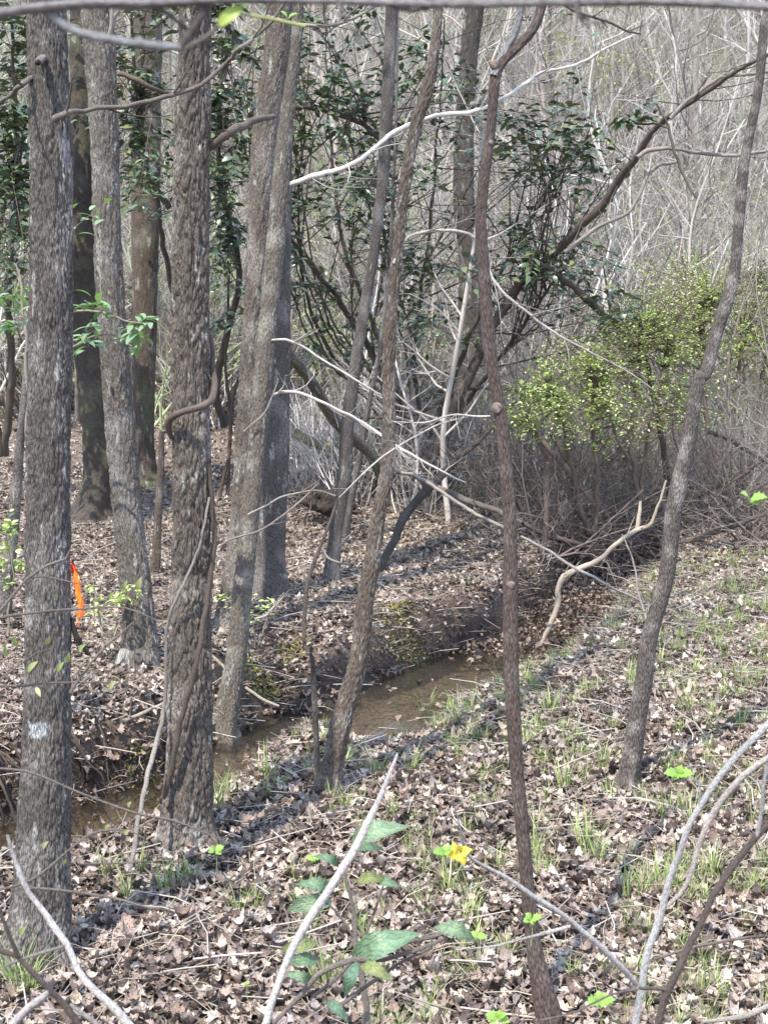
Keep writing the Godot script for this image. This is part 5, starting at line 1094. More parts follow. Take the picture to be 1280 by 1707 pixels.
	# flagging ribbon tied behind the paint-marked trunk
	t = thing("flagging_ribbon", "crumpled orange flagging ribbon hanging beside the paint-marked trunk", "ribbon", Vector3(-1.177, 1.518, -5.244))
	var m := mat(Color.WHITE, .45, Color(.5, .2, .05))
	for s in [[[Vector4(-1.177, 1.568, -5.251, 0.014), Vector4(-1.197, 1.515, -5.365, 0.021), Vector4(-1.19, 1.478, -5.36, 0.023), Vector4(-1.183, 1.439, -5.354, 0.023), Vector4(-1.174, 1.397, -5.349, 0.02), Vector4(-1.167, 1.358, -5.343, 0.013), Vector4(-1.169, 1.335, -5.34, 0.003)], Color(.90, .13, .03), "tail"], [[Vector4(-1.166, 1.558, -5.23, 0.01), Vector4(-1.159, 1.511, -5.223, 0.016), Vector4(-1.153, 1.459, -5.216, 0.018), Vector4(-1.146, 1.41, -5.209, 0.015), Vector4(-1.153, 1.365, -5.203, 0.008), Vector4(-1.148, 1.334, -5.198, 0.003)], Color(.94, .22, .02), "tail"], [[Vector4(-1.182, 1.578, -5.222, 0.009), Vector4(-1.171, 1.569, -5.221, 0.011), Vector4(-1.162, 1.551, -5.219, 0.008)], Color(.82, .09, .04), "knot"]]:
		var g := Geo.new()
		var q := spline(s[0], .006)
		for k in q.size():
			var a: Vector4 = q[k]
			var turn := sin(k * .55 + rng.randf() * .3) * .35 + .4
			for e in 5:
				var f := e / 2.0 - 1
				g.put(Vector3(a.x + f * a.w * .62 * cos(turn), a.y + rng.randf_range(-.0015, .0015), a.z + f * a.w * .62 * sin(turn) + (.003 if e % 2 == 0 else -.002)), Vector3(sin(-turn), 0, cos(turn)), Vector2(f, k), s[1] * rng.randf_range(.85, 1.1))
		for k in q.size() - 1:
			for e in 4:
				var a := k * 5 + e
				g.tri(a, a + 5, a + 1)
				g.tri(a + 1, a + 5, a + 6)
		faced(g)
		part(s[2], g, m, t, t.position)
	loose("dead_sprig", "blackened leafy twig hanging just below the orange ribbon", "twig", [Vector4(-1.213, 1.335, -5.34, 0.007), Vector4(-1.199, 1.294, -5.334, 0.01), Vector4(-1.19, 1.262, -5.33, 0.012), Vector4(-1.167, 1.232, -5.325, 0.008), Vector4(-1.139, 1.193, -5.32, 0.005)], Color(.03, .025, .02), "", 8, .06)


func build_litter() -> void:
	# dry leaves over everything: one mass, with the ones nearest the camera as leaves of their own
	var shapes := []
	for d in [[11, .085, .050, .18, .5, .4, .9], [11, .095, .060, .3, -.55, .3, -1.1], [9, .075, .044, .1, .9, .6, 1.2], [7, .06, .038, .1, .8, .5, 1.0], [6, .042, .028, .1, -.7, .5, -1.2], [11, .10, .056, .2, .4, -.45, 1.3], [9, .075, .040, .22, 1.3, .9, .6], [5, .03, .02, .2, .6, .6, 1], [9, .085, .05, .12, -.8, -.5, .9], [7, .095, .020, 0.0, .6, .5, .6], [8, .055, .05, .06, .6, .4, .8], [8, .07, .05, .12, 1.6, 1.7, .2], [4, .028, .022, .25, .5, .5, 1.4], [6, .05, .032, .2, -.9, .7, 1.0]]:
		shapes.append(leaf(d[0], d[1], d[2], d[3], d[4], d[5], d[6]).mesh())
	var browns := [Color(0.29, 0.215, 0.18), Color(0.54, 0.445, 0.38), Color(0.4, 0.315, 0.275), Color(0.74, 0.655, 0.56), Color(0.13, 0.098, 0.084), Color(0.46, 0.365, 0.315), Color(0.21, 0.155, 0.13), Color(0.62, 0.54, 0.48), Color(0.34, 0.28, 0.25), Color(0.16, 0.12, 0.105), Color(0.66, 0.575, 0.47), Color(0.44, 0.385, 0.355), Color(0.11, 0.085, 0.075), Color(0.37, 0.28, 0.225)]
	var mass := thing("leaf_litter", "thick layer of dry brown leaves covering the forest floor", "leaf litter", Vector3.ZERO)
	mass.set_meta("kind", "stuff")
	var spots := []
	var tints := []
	for k in shapes.size():
		spots.append([])
		tints.append([])
	for ring in [[3.6, 9.0, 64000, 1.0], [9.0, 18.0, 90000, 1.0], [18.0, 32.0, 34000, 1.15], [32.0, 85.0, 52000, 1.5]]:
		for k in ring[2]:
			var far := sqrt(rng.randf_range(ring[0] * ring[0], ring[1] * ring[1]))
			var x := rng.randf_range(-1, 1) * (.29 * far + 1.1)
			var c := creek(x, far) if far < 20 else Vector2(5, 0)
			var h := ground(x, far)
			if h < WATER - .02 and far < 21:
				if rng.randf() > (.03 if far < 11.4 else .55):
					continue
				h = WATER + .004
			elif far < 20 and h < -.06 and c.x < 0 and rng.randf() < .3:
				continue
			var steep := .07 + .30 * rng.randf() * rng.randf()
			var up := (Vector3.UP + anyway(0) * steep * 2.2).normalized()
			var a := rng.randf() * TAU
			var where := Vector3(x, h + rng.randf_range(.002, .03), -far)
			var s := rng.randi() % shapes.size()
			if s in [0, 1, 5] and rng.randf() < .6:
				s = [3, 6, 8, 9, 10, 12, 4, 13][rng.randi() % 8]
			spots[s].append(facing(where, Vector3(cos(a), 0, sin(a)).slide(up), up, ring[3] * rng.randf_range(.42, 1.02)))
			var tint: Color = browns[rng.randi() % browns.size()]
			tint = tint * rng.randf_range(.8, 1.2)
			tint = tint * (1 + .35 * wide.get_noise_2d(x * .9 + 9, far * .9))
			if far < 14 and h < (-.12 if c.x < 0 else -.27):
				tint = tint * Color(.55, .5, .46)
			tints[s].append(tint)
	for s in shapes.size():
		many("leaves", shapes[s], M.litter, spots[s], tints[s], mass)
	var mats := []
	for b in browns:
		var m: StandardMaterial3D = M.litter.duplicate()
		m.albedo_color = b.linear_to_srgb()
		mats.append(m)
	for k in 300:
		var far := sqrt(rng.randf_range(4.35 * 4.35, 5.9 * 5.9))
		var x := rng.randf_range(-1, 1) * (.285 * far + .1)
		var up := (Vector3.UP + anyway(0) * .3).normalized()
		var a := rng.randf() * TAU
		var o := MeshInstance3D.new()
		o.name = numbered("fallen_leaf")
		o.mesh = shapes[rng.randi() % shapes.size()]
		o.material_override = mats[rng.randi() % mats.size()]
		o.transform = facing(on_ground(x, far, rng.randf_range(.018, .035)), Vector3(cos(a), 0, sin(a)).slide(up), up, rng.randf_range(.6, 1.15))
		add_child(o, true)
		tag(o, "curled dry brown leaf loose on top of the nearest leaf litter", "leaf", "loose dry leaves nearest the camera")
	# dead grass, needles and small twigs
	var straw := Geo.new()
	stick(straw, [Vector4(0, 0, 0, .0012), Vector4(.07, .012, .01, .0012), Vector4(.14, .004, .035, .0008)], 3, Color.WHITE)
	var chip := Geo.new()
	stick(chip, [Vector4(0, 0, 0, .003), Vector4(.1, .008, .012, .0028), Vector4(.22, 0, -.01, .002)], 4, Color.WHITE)
	for d in [[straw, 26000, [Color(.48, .41, .30), Color(.55, .48, .36), Color(.38, .31, .23)], "straw"], [chip, 6500, [Color(.22, .18, .155), Color(.36, .32, .28), Color(.45, .41, .36)], "small_twigs"]]:
		var sp := []
		var ti := []
		for k in d[1]:
			var far := sqrt(rng.randf_range(3.8 * 3.8, 17.0 * 17.0))
			var x := rng.randf_range(-1, 1) * (.29 * far + .8)
			if ground(x, far) < WATER:
				continue
			var a := rng.randf() * TAU
			sp.append(facing(on_ground(x, far, rng.randf_range(.012, .04)), Vector3(cos(a), rng.randf_range(-.2, .35), sin(a)), Vector3.UP, rng.randf_range(.5, 1.5)))
			ti.append(d[2][rng.randi() % 3] * rng.randf_range(.8, 1.2))
		many(d[3], d[0].mesh(), M.twig, sp, ti, mass)

	# grass
	var tufts := []
	for k in 4:
		var g := Geo.new()
		for j in 26:
			var a := rng.randf() * TAU
			var out := Vector3(cos(a), 0, sin(a))
			var side := Vector3(-sin(a), 0, cos(a))
			var root := out * rng.randf() * .03 + side * rng.randf_range(-.02, .02)
			var high := rng.randf_range(.09, .21)
			var bend := rng.randf_range(.03, .13)
			var w := rng.randf_range(.0024, .0042)
			var col: Color = [Color(.24, .33, .10), Color(.32, .39, .14), Color(.17, .26, .08), Color(.50, .46, .28)][0 if j < 9 else (1 if j < 17 else (2 if j < 21 else 3))]
			var at := g.v.size()
			for e in 4:
				var f := e / 3.0
				var p := root + Vector3.UP * high * f * (1 - .25 * f * bend / .13) + out * bend * f * f
				for s in [-1, 1]:
					g.put(p + side * w * s * (1.05 - f), (out * .4 + Vector3.UP).normalized(), Vector2(s, f), col)
			for e in 3:
				g.tri(at + e * 2, at + e * 2 + 1, at + e * 2 + 2)
				g.tri(at + e * 2 + 1, at + e * 2 + 3, at + e * 2 + 2)
		faced(g)
		tufts.append(g.mesh())
	var n := 0
	var seen := [Vector2(0.55, 8.934), Vector2(0.461, 8.371), Vector2(0.355, 10.098), Vector2(1.046, 5.839), Vector2(1.1, 5.778), Vector2(1.182, 5.869), Vector2(1.215, 5.769), Vector2(1.291, 5.89), Vector2(1.148, 5.9), Vector2(1.43, 5.921), Vector2(1.497, 5.981), Vector2(1.384, 5.89), Vector2(0.754, 6.515), Vector2(0.711, 6.253), Vector2(0.94, 6.293), Vector2(0.932, 6.142), Vector2(0.8, 7.889), Vector2(0.983, 8.434), Vector2(0.901, 8.181), Vector2(1.062, 8.626), Vector2(2.136, 8.225), Vector2(2.707, 11.307), Vector2(3.091, 11.752), Vector2(2.029, 13.511), Vector2(1.863, 11.401), Vector2(1.968, 9.78), Vector2(2.167, 9.427), Vector2(2.448, 9.912), Vector2(2.451, 9.407), Vector2(1.855, 8.436), Vector2(0.952, 7.162), Vector2(1.185, 7.445), Vector2(1.158, 7.061), Vector2(-.576, 7.02), Vector2(-.521, 7.121), Vector2(-.643, 7.262), Vector2(-.93, 5.94), Vector2(-.881, 5.97), Vector2(-.941, 5.839), Vector2(-1.093, 6.041), Vector2(-1.203, 5.909), Vector2(-1.126, 5.778), Vector2(-.596, 5.657), Vector2(-.567, 5.748), Vector2(-1.328, 4.89), Vector2(-1.279, 4.869), Vector2(-1.38, 4.96), Vector2(1.243, 5.001), Vector2(1.571, 5.749), Vector2(1.639, 5.81), Vector2(-.213, 4.96), Vector2(-.181, 5.01), Vector2(0.154, 5.717), Vector2(0.314, 5.839), Vector2(0.362, 5.778), Vector2(-.264, 7.455), Vector2(-.201, 7.565), Vector2(0, 7.354), Vector2(0.165, 7.455), Vector2(1.399, 6.698), Vector2(1.498, 6.608), Vector2(-1.051, 8.319), Vector2(-.826, 6.889), Vector2(-.799, 7.071), Vector2(0.699, 10.622), Vector2(1.053, 11.46), Vector2(0.263, 9.946)]
	for w in seen:
		var o := MeshInstance3D.new()
		o.name = numbered("grass_tuft")
		o.mesh = tufts[n % 4]
		o.material_override = M.grass
		o.position = on_ground(w.x + rng.randf_range(-.03, .03), w.y, -.005)
		o.rotation.y = rng.randf() * TAU
		o.scale = Vector3.ONE * rng.randf_range(.85, 1.4)
		add_child(o, true)
		tag(o, "small tuft of thin green grass growing up through the dry leaves", "grass tuft", "grass tufts on the near bank")
		n += 1
	var thin := thing("grass", "sparse thin grass blades scattered through the leaves of the near bank", "grass", Vector3.ZERO)
	thin.set_meta("kind", "stuff")
	for k in 4:
		var sp := []
		var ti := []
		for j in 520:
			var far := sqrt(rng.randf_range(4.2 * 4.2, 14.0 * 14.0))
			var x := rng.randf_range(-.2, 1) * (.29 * far + .4)
			var c := creek(x, far)
			if c.x < .42 or wide.get_noise_2d(x * .9, far * .9) < -.12:
				continue
			sp.append(Transform3D(Basis(Vector3.UP, rng.randf() * TAU).scaled(Vector3.ONE * rng.randf_range(.4, .85)), on_ground(x, far)))
			ti.append(Color.WHITE * rng.randf_range(.8, 1.15))
		many("blades", tufts[k], M.grass, sp, ti, thin)
	# moss on the banks
	var moss := thing("moss", "low yellow-green moss in patches on the creek banks", "moss", Vector3.ZERO)
	moss.set_meta("kind", "stuff")
	var sprig := leaf(3, .022, .012, 0, .4, .2, 0).mesh()
	var sp := []
	var ti := []
	for c in [[Vector2(-.952, 9.888), .16], [Vector2(-.871, 9.937), .14], [Vector2(0.049, 11.156), .2], [Vector2(0.197, 11.297), .16], [Vector2(-.677, 10.338), .14], [Vector2(1.963, 13.258), .25], [Vector2(1.689, 12.914), .18], [Vector2(2.159, 13.598), .2], [Vector2(0.365, 10.379), .14], [Vector2(0.505, 10.46), .1], [Vector2(0.915, 7.828), .06], [Vector2(-1.46, 8.24), .1]]:
		var mid: Vector2 = c[0]
		for k in int(2600 * c[1]):
			var r: Vector3 = anyway(0) * float(c[1])
			if r.length() > c[1]:
				continue
			sp.append(facing(on_ground(mid.x + r.x, mid.y + r.z, .012), anyway(.6) + Vector3.UP * .5, anyway(), rng.randf_range(.7, 1.4)))
			ti.append([Color(.24, .24, .05), Color(.17, .19, .045), Color(.30, .28, .08)][rng.randi() % 3])
	many("cushions", sprig, M.grass, sp, ti, moss)


func build_near_plants() -> void:
	var white := Color(.78, .75, .72)
	var grey := Color(.27, .25, .235)
	var dark := Color(.115, .09, .08)
	var broad := leaf(12, .12, .046, .05, -.4, .35, .7, Color.WHITE * .8, 1.5).mesh()
	var spined := leaf(12, .12, .044, .22, -.5, .4, -.8, Color.WHITE * .8, 1.5).mesh()
	var evergreen := mat(Color.WHITE, .42)
	evergreen.albedo_texture = M.litter.albedo_texture
	evergreen.heightmap_enabled = true
	evergreen.heightmap_texture = M.litter.heightmap_texture
	evergreen.heightmap_scale = .25
	var lush := [Color(.15, .25, .14), Color(.19, .28, .16), Color(.12, .21, .13), Color(.23, .27, .10)]
	# the sapling with big leaves
	var t := thing("evergreen_sapling", "small sapling with large dark green leaves standing in the middle of the near bank", "sapling", Vector3(-.065, 0.783, -3.192))
	for s in [[Vector4(-.041, 0.83, -2.997, 0.008), Vector4(-.038, 0.911, -3.008, 0.008), Vector4(-.046, 0.992, -3.019, 0.007), Vector4(-.055, 1.059, -3.029, 0.006), Vector4(-.066, 1.154, -3.042, 0.005), Vector4(-.089, 1.222, -3.052, 0.004), Vector4(-.096, 1.262, -3.057, 0.003)], [Vector4(-.164, 0.965, -3.016, 0.004), Vector4(-.109, 1.005, -3.021, 0.005), Vector4(-.055, 1.057, -3.029, 0.005), Vector4(0.055, 1.086, -3.033, 0.005), Vector4(0.136, 1.107, -3.036, 0.005), Vector4(0.191, 1.14, -3.04, 0.003)], [Vector4(-.245, 0.954, -2.913, 0.005), Vector4(-.185, 1.013, -2.921, 0.005), Vector4(-.145, 1.059, -2.928, 0.006), Vector4(-.066, 1.091, -2.932, 0.006), Vector4(0, 1.091, -2.932, 0.005), Vector4(0.079, 1.117, -2.936, 0.005), Vector4(0.139, 1.144, -2.94, 0.003)], [Vector4(-.107, 0.962, -2.965, 0.005), Vector4(-.027, 1.022, -2.973, 0.005), Vector4(0.027, 1.058, -2.978, 0.004), Vector4(0.107, 1.095, -2.984, 0.003)], [Vector4(-.06, 1.086, -3.033, 0.003), Vector4(-.109, 1.154, -3.042, 0.003), Vector4(-.143, 1.181, -3.046, 0.002)], [Vector4(-.055, 1.037, -3.076, 0.003), Vector4(-.021, 1.133, -3.09, 0.003), Vector4(0, 1.195, -3.098, 0.002)]]:
		branch(t, "stem", s, Color(.24, .21, .185), 0)
	var n := 0
	for l in [[Vector3(-.079, 1.094, -2.933), Vector3(0.065, 1.166, -2.913)], [Vector3(0.108, 1.17, -2.944), Vector3(0.199, 1.157, -2.911)], [Vector3(-.06, 1.111, -2.885), Vector3(-.085, 1.051, -2.846)], [Vector3(-.052, 1.108, -2.884), Vector3(0.019, 1.087, -2.851)], [Vector3(-.109, 1.208, -3.05), Vector3(-.189, 1.234, -3.023)], [Vector3(-.115, 1.181, -3.046), Vector3(-.214, 1.177, -3.015)], [Vector3(-.141, 1.133, -3.14), Vector3(-.209, 1.152, -3.113)], [Vector3(-.068, 1.228, -3.053), Vector3(0, 1.244, -3.025)], [Vector3(-.025, 1.228, -3.053), Vector3(0.03, 1.227, -3.022)], [Vector3(-.082, 1.316, -3.065), Vector3(0.043, 1.365, -3.042)], [Vector3(-.07, 1.262, -3.159), Vector3(-.011, 1.276, -3.13)], [Vector3(-.148, 1.108, -2.985), Vector3(-.226, 1.109, -2.955)], [Vector3(-.141, 1.069, -2.98), Vector3(-.213, 1.082, -2.951)], [Vector3(-.152, 1.045, -2.926), Vector3(-.209, 1.076, -2.9)], [Vector3(-.122, 1.054, -2.826), Vector3(-.076, 1.025, -2.792)], [Vector3(-.148, 1.14, -3.141), Vector3(-.112, 1.207, -3.12)], [Vector3(-.099, 1.223, -3.153), Vector3(-.153, 1.256, -3.127)], [Vector3(-.194, 1.174, -3.096), Vector3(-.165, 1.132, -3.059)]]:
		one_leaf(t, spined if n % 3 == 1 else broad, lush[n % 4], evergreen, l[0], l[1], Vector3(rng.randf_range(-.4, .4), .6, .8), .12)
		n += 1
	# pale stems in front
	t = thing("foreground_shrub", "grey shrub stem forking upwards low in front of the litter, with one long pale branch", "shrub", Vector3(0.466, 1.187, -2.441))
	branch(t, "stem", [Vector4(0.46, 1.143, -2.435, 0.007), Vector4(0.468, 1.209, -2.444, 0.007), Vector4(0.477, 1.275, -2.453, 0.007), Vector4(0.493, 1.34, -2.463, 0.007), Vector4(0.516, 1.412, -2.473, 0.007), Vector4(0.538, 1.494, -2.484, 0.006), Vector4(0.565, 1.571, -2.495, 0.006), Vector4(0.599, 1.631, -2.503, 0.006), Vector4(0.649, 1.692, -2.512, 0.006), Vector4(0.71, 1.752, -2.52, 0.006), Vector4(0.765, 1.796, -2.527, 0.005)], Color(.50, .50, .50))
	branch(t, "stem", [Vector4(0.521, 1.415, -2.473, 0.004), Vector4(0.549, 1.439, -2.476, 0.004), Vector4(0.571, 1.483, -2.483, 0.005), Vector4(0.585, 1.533, -2.49, 0.005), Vector4(0.61, 1.593, -2.498, 0.006), Vector4(0.643, 1.637, -2.504, 0.006), Vector4(0.687, 1.675, -2.51, 0.006), Vector4(0.743, 1.714, -2.515, 0.005)], Color(.54, .49, .46))
	branch(t, "branch", [Vector4(0.47, 1.269, -2.453, 0.004), Vector4(0.439, 1.309, -2.431, 0.005), Vector4(0.402, 1.354, -2.409, 0.005), Vector4(0.354, 1.404, -2.389, 0.005), Vector4(0.308, 1.452, -2.368, 0.005), Vector4(0.257, 1.495, -2.347, 0.005), Vector4(0.208, 1.537, -2.325, 0.004), Vector4(0.164, 1.568, -2.302, 0.003), Vector4(0.137, 1.599, -2.279, 0.003), Vector4(0.126, 1.639, -2.257, 0.002), Vector4(0.119, 1.678, -2.235, 0.001), Vector4(0.108, 1.717, -2.213, 0.001)], white)
	branch(t, "branch", [Vector4(0.47, 1.266, -2.452, 0.003), Vector4(0.444, 1.264, -2.452, 0.003), Vector4(0.416, 1.255, -2.451, 0.002), Vector4(0.355, 1.225, -2.446, 0.002), Vector4(0.288, 1.209, -2.444, 0.002)], Color(.3, .27, .25))
	branch(t, "branch", [Vector4(0.344, 1.379, -2.468, 0.003), Vector4(0.305, 1.37, -2.467, 0.003), Vector4(0.266, 1.36, -2.465, 0.002), Vector4(0.211, 1.346, -2.463, 0.002), Vector4(0.155, 1.34, -2.463, 0.001)], white)
	branch(t, "twig", [Vector4(0.582, 1.604, -2.5, 0.002), Vector4(0.584, 1.631, -2.503, 0.002), Vector4(0.574, 1.653, -2.507, 0.002)], Color(.42, .42, .42))
	t = thing("bare_stick_sapling", "dark brown stem slanting up to the right beside the grey forking shrub", "shrub", Vector3(0.48, 1.237, -2.347))
	branch(t, "stem", [Vector4(0.474, 1.216, -2.344, 0.007), Vector4(0.501, 1.301, -2.356, 0.007), Vector4(0.528, 1.359, -2.364, 0.007), Vector4(0.56, 1.417, -2.372, 0.006), Vector4(0.586, 1.47, -2.38, 0.006), Vector4(0.62, 1.517, -2.386, 0.006), Vector4(0.663, 1.575, -2.395, 0.006), Vector4(0.725, 1.649, -2.405, 0.006)], dark)
	branch(t, "branch", [Vector4(0.514, 1.311, -2.357, 0.003), Vector4(0.49, 1.316, -2.358, 0.004), Vector4(0.452, 1.316, -2.358, 0.003)], Color(.2, .17, .155))
	branch(t, "branch", [Vector4(0.665, 1.58, -2.395, 0.005), Vector4(0.67, 1.628, -2.402, 0.004), Vector4(0.672, 1.67, -2.408, 0.004), Vector4(0.682, 1.712, -2.414, 0.004)], Color(.42, .41, .41))
	t = thing("bare_stick_sapling", "bleached white stem slanting up in front of the large green leaves", "sapling", Vector3(-.205, 1.288, -2.253))
	branch(t, "stem", [Vector4(-.213, 1.247, -2.248, 0.006), Vector4(-.2, 1.308, -2.256, 0.006), Vector4(-.184, 1.359, -2.263, 0.006), Vector4(-.166, 1.409, -2.27, 0.007), Vector4(-.143, 1.455, -2.277, 0.008), Vector4(-.113, 1.501, -2.283, 0.008), Vector4(-.086, 1.541, -2.289, 0.007), Vector4(-.051, 1.592, -2.296, 0.007), Vector4(-.026, 1.637, -2.302, 0.006), Vector4(-.008, 1.673, -2.307, 0.005), Vector4(0.005, 1.713, -2.313, 0.004), Vector4(0.016, 1.742, -2.317, 0.003), Vector4(0.023, 1.759, -2.319, 0.002)], white)
	t = thing("bare_stick_sapling", "bleached bent stem crossing low in front of the paint-marked trunk", "sapling", Vector3(-.435, 1.288, -2.253))
	branch(t, "stem", [Vector4(-.42, 1.283, -2.253, 0.007), Vector4(-.455, 1.323, -2.258, 0.007), Vector4(-.491, 1.359, -2.263, 0.006), Vector4(-.522, 1.394, -2.268, 0.006), Vector4(-.54, 1.435, -2.274, 0.006), Vector4(-.568, 1.47, -2.279, 0.006), Vector4(-.594, 1.506, -2.284, 0.005), Vector4(-.614, 1.541, -2.289, 0.005), Vector4(-.629, 1.582, -2.295, 0.004), Vector4(-.638, 1.622, -2.3, 0.003)], Color(.66, .63, .60))
	branch(t, "twig", [Vector4(-.54, 1.435, -2.274, 0.002), Vector4(-.573, 1.425, -2.272, 0.003), Vector4(-.614, 1.411, -2.271, 0.003), Vector4(-.645, 1.399, -2.269, 0.002)], Color(.38, .35, .33))
	t = thing("bare_stick_sapling", "dark thin stem crossing the lower corner beside the bleached bent stem", "sapling", Vector3(-.478, 1.389, -2.065))
	branch(t, "stem", [Vector4(-.46, 1.38, -2.064, 0.006), Vector4(-.483, 1.412, -2.069, 0.006), Vector4(-.511, 1.445, -2.073, 0.005), Vector4(-.544, 1.477, -2.078, 0.005), Vector4(-.572, 1.505, -2.082, 0.004), Vector4(-.6, 1.514, -2.083, 0.004), Vector4(-.629, 1.519, -2.084, 0.004)], dark)
	branch(t, "branch", [Vector4(-.572, 1.505, -2.082, 0.004), Vector4(-.586, 1.537, -2.086, 0.003), Vector4(-.596, 1.561, -2.09, 0.003), Vector4(-.61, 1.593, -2.094, 0.003)], dark)
	branch(t, "branch", [Vector4(-.568, 1.426, -2.02, 0.007), Vector4(-.541, 1.45, -2.024, 0.006), Vector4(-.518, 1.464, -2.026, 0.006), Vector4(-.509, 1.473, -2.027, 0.004)], Color(.42, .40, .385))
	branch(t, "branch", [Vector4(-.422, 1.384, -2.065, 0.004), Vector4(-.46, 1.412, -2.069, 0.004), Vector4(-.49, 1.433, -2.072, 0.003)], Color(.38, .36, .34))
	# thin twigs with opening leaves crossing the paint-marked trunk
	t = thing("budding_twigs", "thin brown twigs with small yellow-green buds crossing the paint-marked trunk", "shrub", Vector3(-.901, 1.181, -3.046))
	var buds := leaf(5, .05, .019, 0, -.2, .3, .1).mesh()
	var green := [Color(.33, .36, .17), Color(.28, .34, .14), Color(.38, .38, .20)]
	for s in [[Vector4(-.914, 1.481, -3.088, 0.003), Vector4(-.819, 1.472, -3.087, 0.003), Vector4(-.764, 1.454, -3.084, 0.003), Vector4(-.696, 1.424, -3.08, 0.003), Vector4(-.628, 1.397, -3.076, 0.003), Vector4(-.546, 1.37, -3.073, 0.003), Vector4(-.478, 1.357, -3.071, 0.003), Vector4(-.423, 1.336, -3.068, 0.002), Vector4(-.355, 1.309, -3.064, 0.001)], [Vector4(-.914, 1.195, -3.048, 0.003), Vector4(-.86, 1.205, -3.049, 0.003), Vector4(-.805, 1.222, -3.052, 0.003), Vector4(-.751, 1.262, -3.057, 0.003), Vector4(-.696, 1.309, -3.064, 0.003), Vector4(-.662, 1.332, -3.067, 0.003), Vector4(-.614, 1.339, -3.068, 0.003), Vector4(-.566, 1.33, -3.067, 0.002), Vector4(-.532, 1.309, -3.064, 0.001)], [Vector4(-.805, 1.207, -3.05, 0.003), Vector4(-.737, 1.201, -3.049, 0.003), Vector4(-.669, 1.192, -3.048, 0.003), Vector4(-.6, 1.181, -3.046, 0.003), Vector4(-.532, 1.161, -3.043, 0.002), Vector4(-.491, 1.158, -3.043, 0.001)], [Vector4(-.886, 1.83, -3.036, 0.003), Vector4(-.82, 1.844, -3.038, 0.003), Vector4(-.74, 1.853, -3.04, 0.003), Vector4(-.674, 1.856, -3.04, 0.003), Vector4(-.595, 1.861, -3.041, 0.002), Vector4(-.542, 1.851, -3.039, 0.002), Vector4(-.483, 1.824, -3.036, 0.001)], [Vector4(-.886, 1.811, -3.034, 0.003), Vector4(-.833, 1.87, -3.042, 0.003), Vector4(-.787, 1.923, -3.049, 0.003), Vector4(-.74, 1.955, -3.054, 0.003), Vector4(-.701, 1.968, -3.056, 0.002), Vector4(-.69, 1.988, -3.059, 0.001)], [Vector4(-.787, 1.923, -3.049, 0.002), Vector4(-.747, 1.927, -3.05, 0.002), Vector4(-.694, 1.916, -3.048, 0.002), Vector4(-.661, 1.91, -3.047, 0.001)], [Vector4(-.901, 1.663, -3.114, 0.003), Vector4(-.819, 1.663, -3.114, 0.003), Vector4(-.764, 1.67, -3.115, 0.003), Vector4(-.682, 1.672, -3.115, 0.002), Vector4(-.614, 1.67, -3.115, 0.001)], [Vector4(-.712, 1.647, -3.112, 0.003), Vector4(-.669, 1.708, -3.12, 0.003), Vector4(-.628, 1.755, -3.127, 0.003), Vector4(-.594, 1.782, -3.131, 0.002), Vector4(-.566, 1.809, -3.134, 0.001)], [Vector4(-.901, 1.654, -3.113, 0.003), Vector4(-.832, 1.708, -3.12, 0.002), Vector4(-.791, 1.735, -3.124, 0.002), Vector4(-.737, 1.751, -3.126, 0.001)], [Vector4(-.711, 1.223, -3.153, 0.002), Vector4(-.619, 1.226, -3.153, 0.002), Vector4(-.535, 1.23, -3.154, 0.001)]]:
		branch(t, "twig", s, Color(.26, .22, .19), 0)
	n = 0
	for l in [[Vector3(-.799, 1.707, -3.07), Vector3(-.767, 1.741, -3.054)], [Vector3(-.732, 1.707, -3.07), Vector3(-.71, 1.739, -3.054)], [Vector3(-.755, 1.767, -3.078), Vector3(-.741, 1.794, -3.062)], [Vector3(-.819, 1.76, -3.077), Vector3(-.828, 1.798, -3.062)], [Vector3(-.709, 1.727, -3.072), Vector3(-.699, 1.758, -3.057)], [Vector3(-.779, 1.674, -3.065), Vector3(-.761, 1.653, -3.042)], [Vector3(-.732, 1.867, -3.092), Vector3(-.731, 1.887, -3.075)], [Vector3(-.618, 1.867, -3.092), Vector3(-.598, 1.891, -3.075)], [Vector3(-.553, 1.887, -3.095), Vector3(-.539, 1.926, -3.08)], [Vector3(-.584, 1.887, -3.095), Vector3(-.571, 1.917, -3.079)], [Vector3(-.685, 1.754, -3.076), Vector3(-.661, 1.776, -3.059)], [Vector3(-.618, 1.667, -3.064), Vector3(-.594, 1.696, -3.048)], [Vector3(-.584, 1.348, -3.019), Vector3(-.563, 1.365, -3.001)], [Vector3(-.625, 1.357, -3.02), Vector3(-.611, 1.379, -3.003)], [Vector3(-.766, 1.315, -3.014), Vector3(-.745, 1.342, -2.998)], [Vector3(-.819, 1.122, -2.987), Vector3(-.794, 1.154, -2.972)], [Vector3(-.844, 1.74, -3.074), Vector3(-.844, 1.778, -3.059)], [Vector3(-.575, 1.408, -3.027), Vector3(-.561, 1.428, -3.01)], [Vector3(-.719, 1.281, -3.01), Vector3(-.705, 1.3, -2.992)]]:
		one_leaf(t, buds, green[n % 3], M.tender, l[0], l[0].lerp(l[1], .8), Vector3(rng.randf_range(-.5, .5), .4, 1), .05)
		n += 1
	# bright young leaves scattered low in front
	var lobed := leaf(8, .055, .05, .22, -.2, .2, .1).mesh()
	var fresh := [Color(.26, .42, .08), Color(.32, .46, .11), Color(.22, .37, .08)]
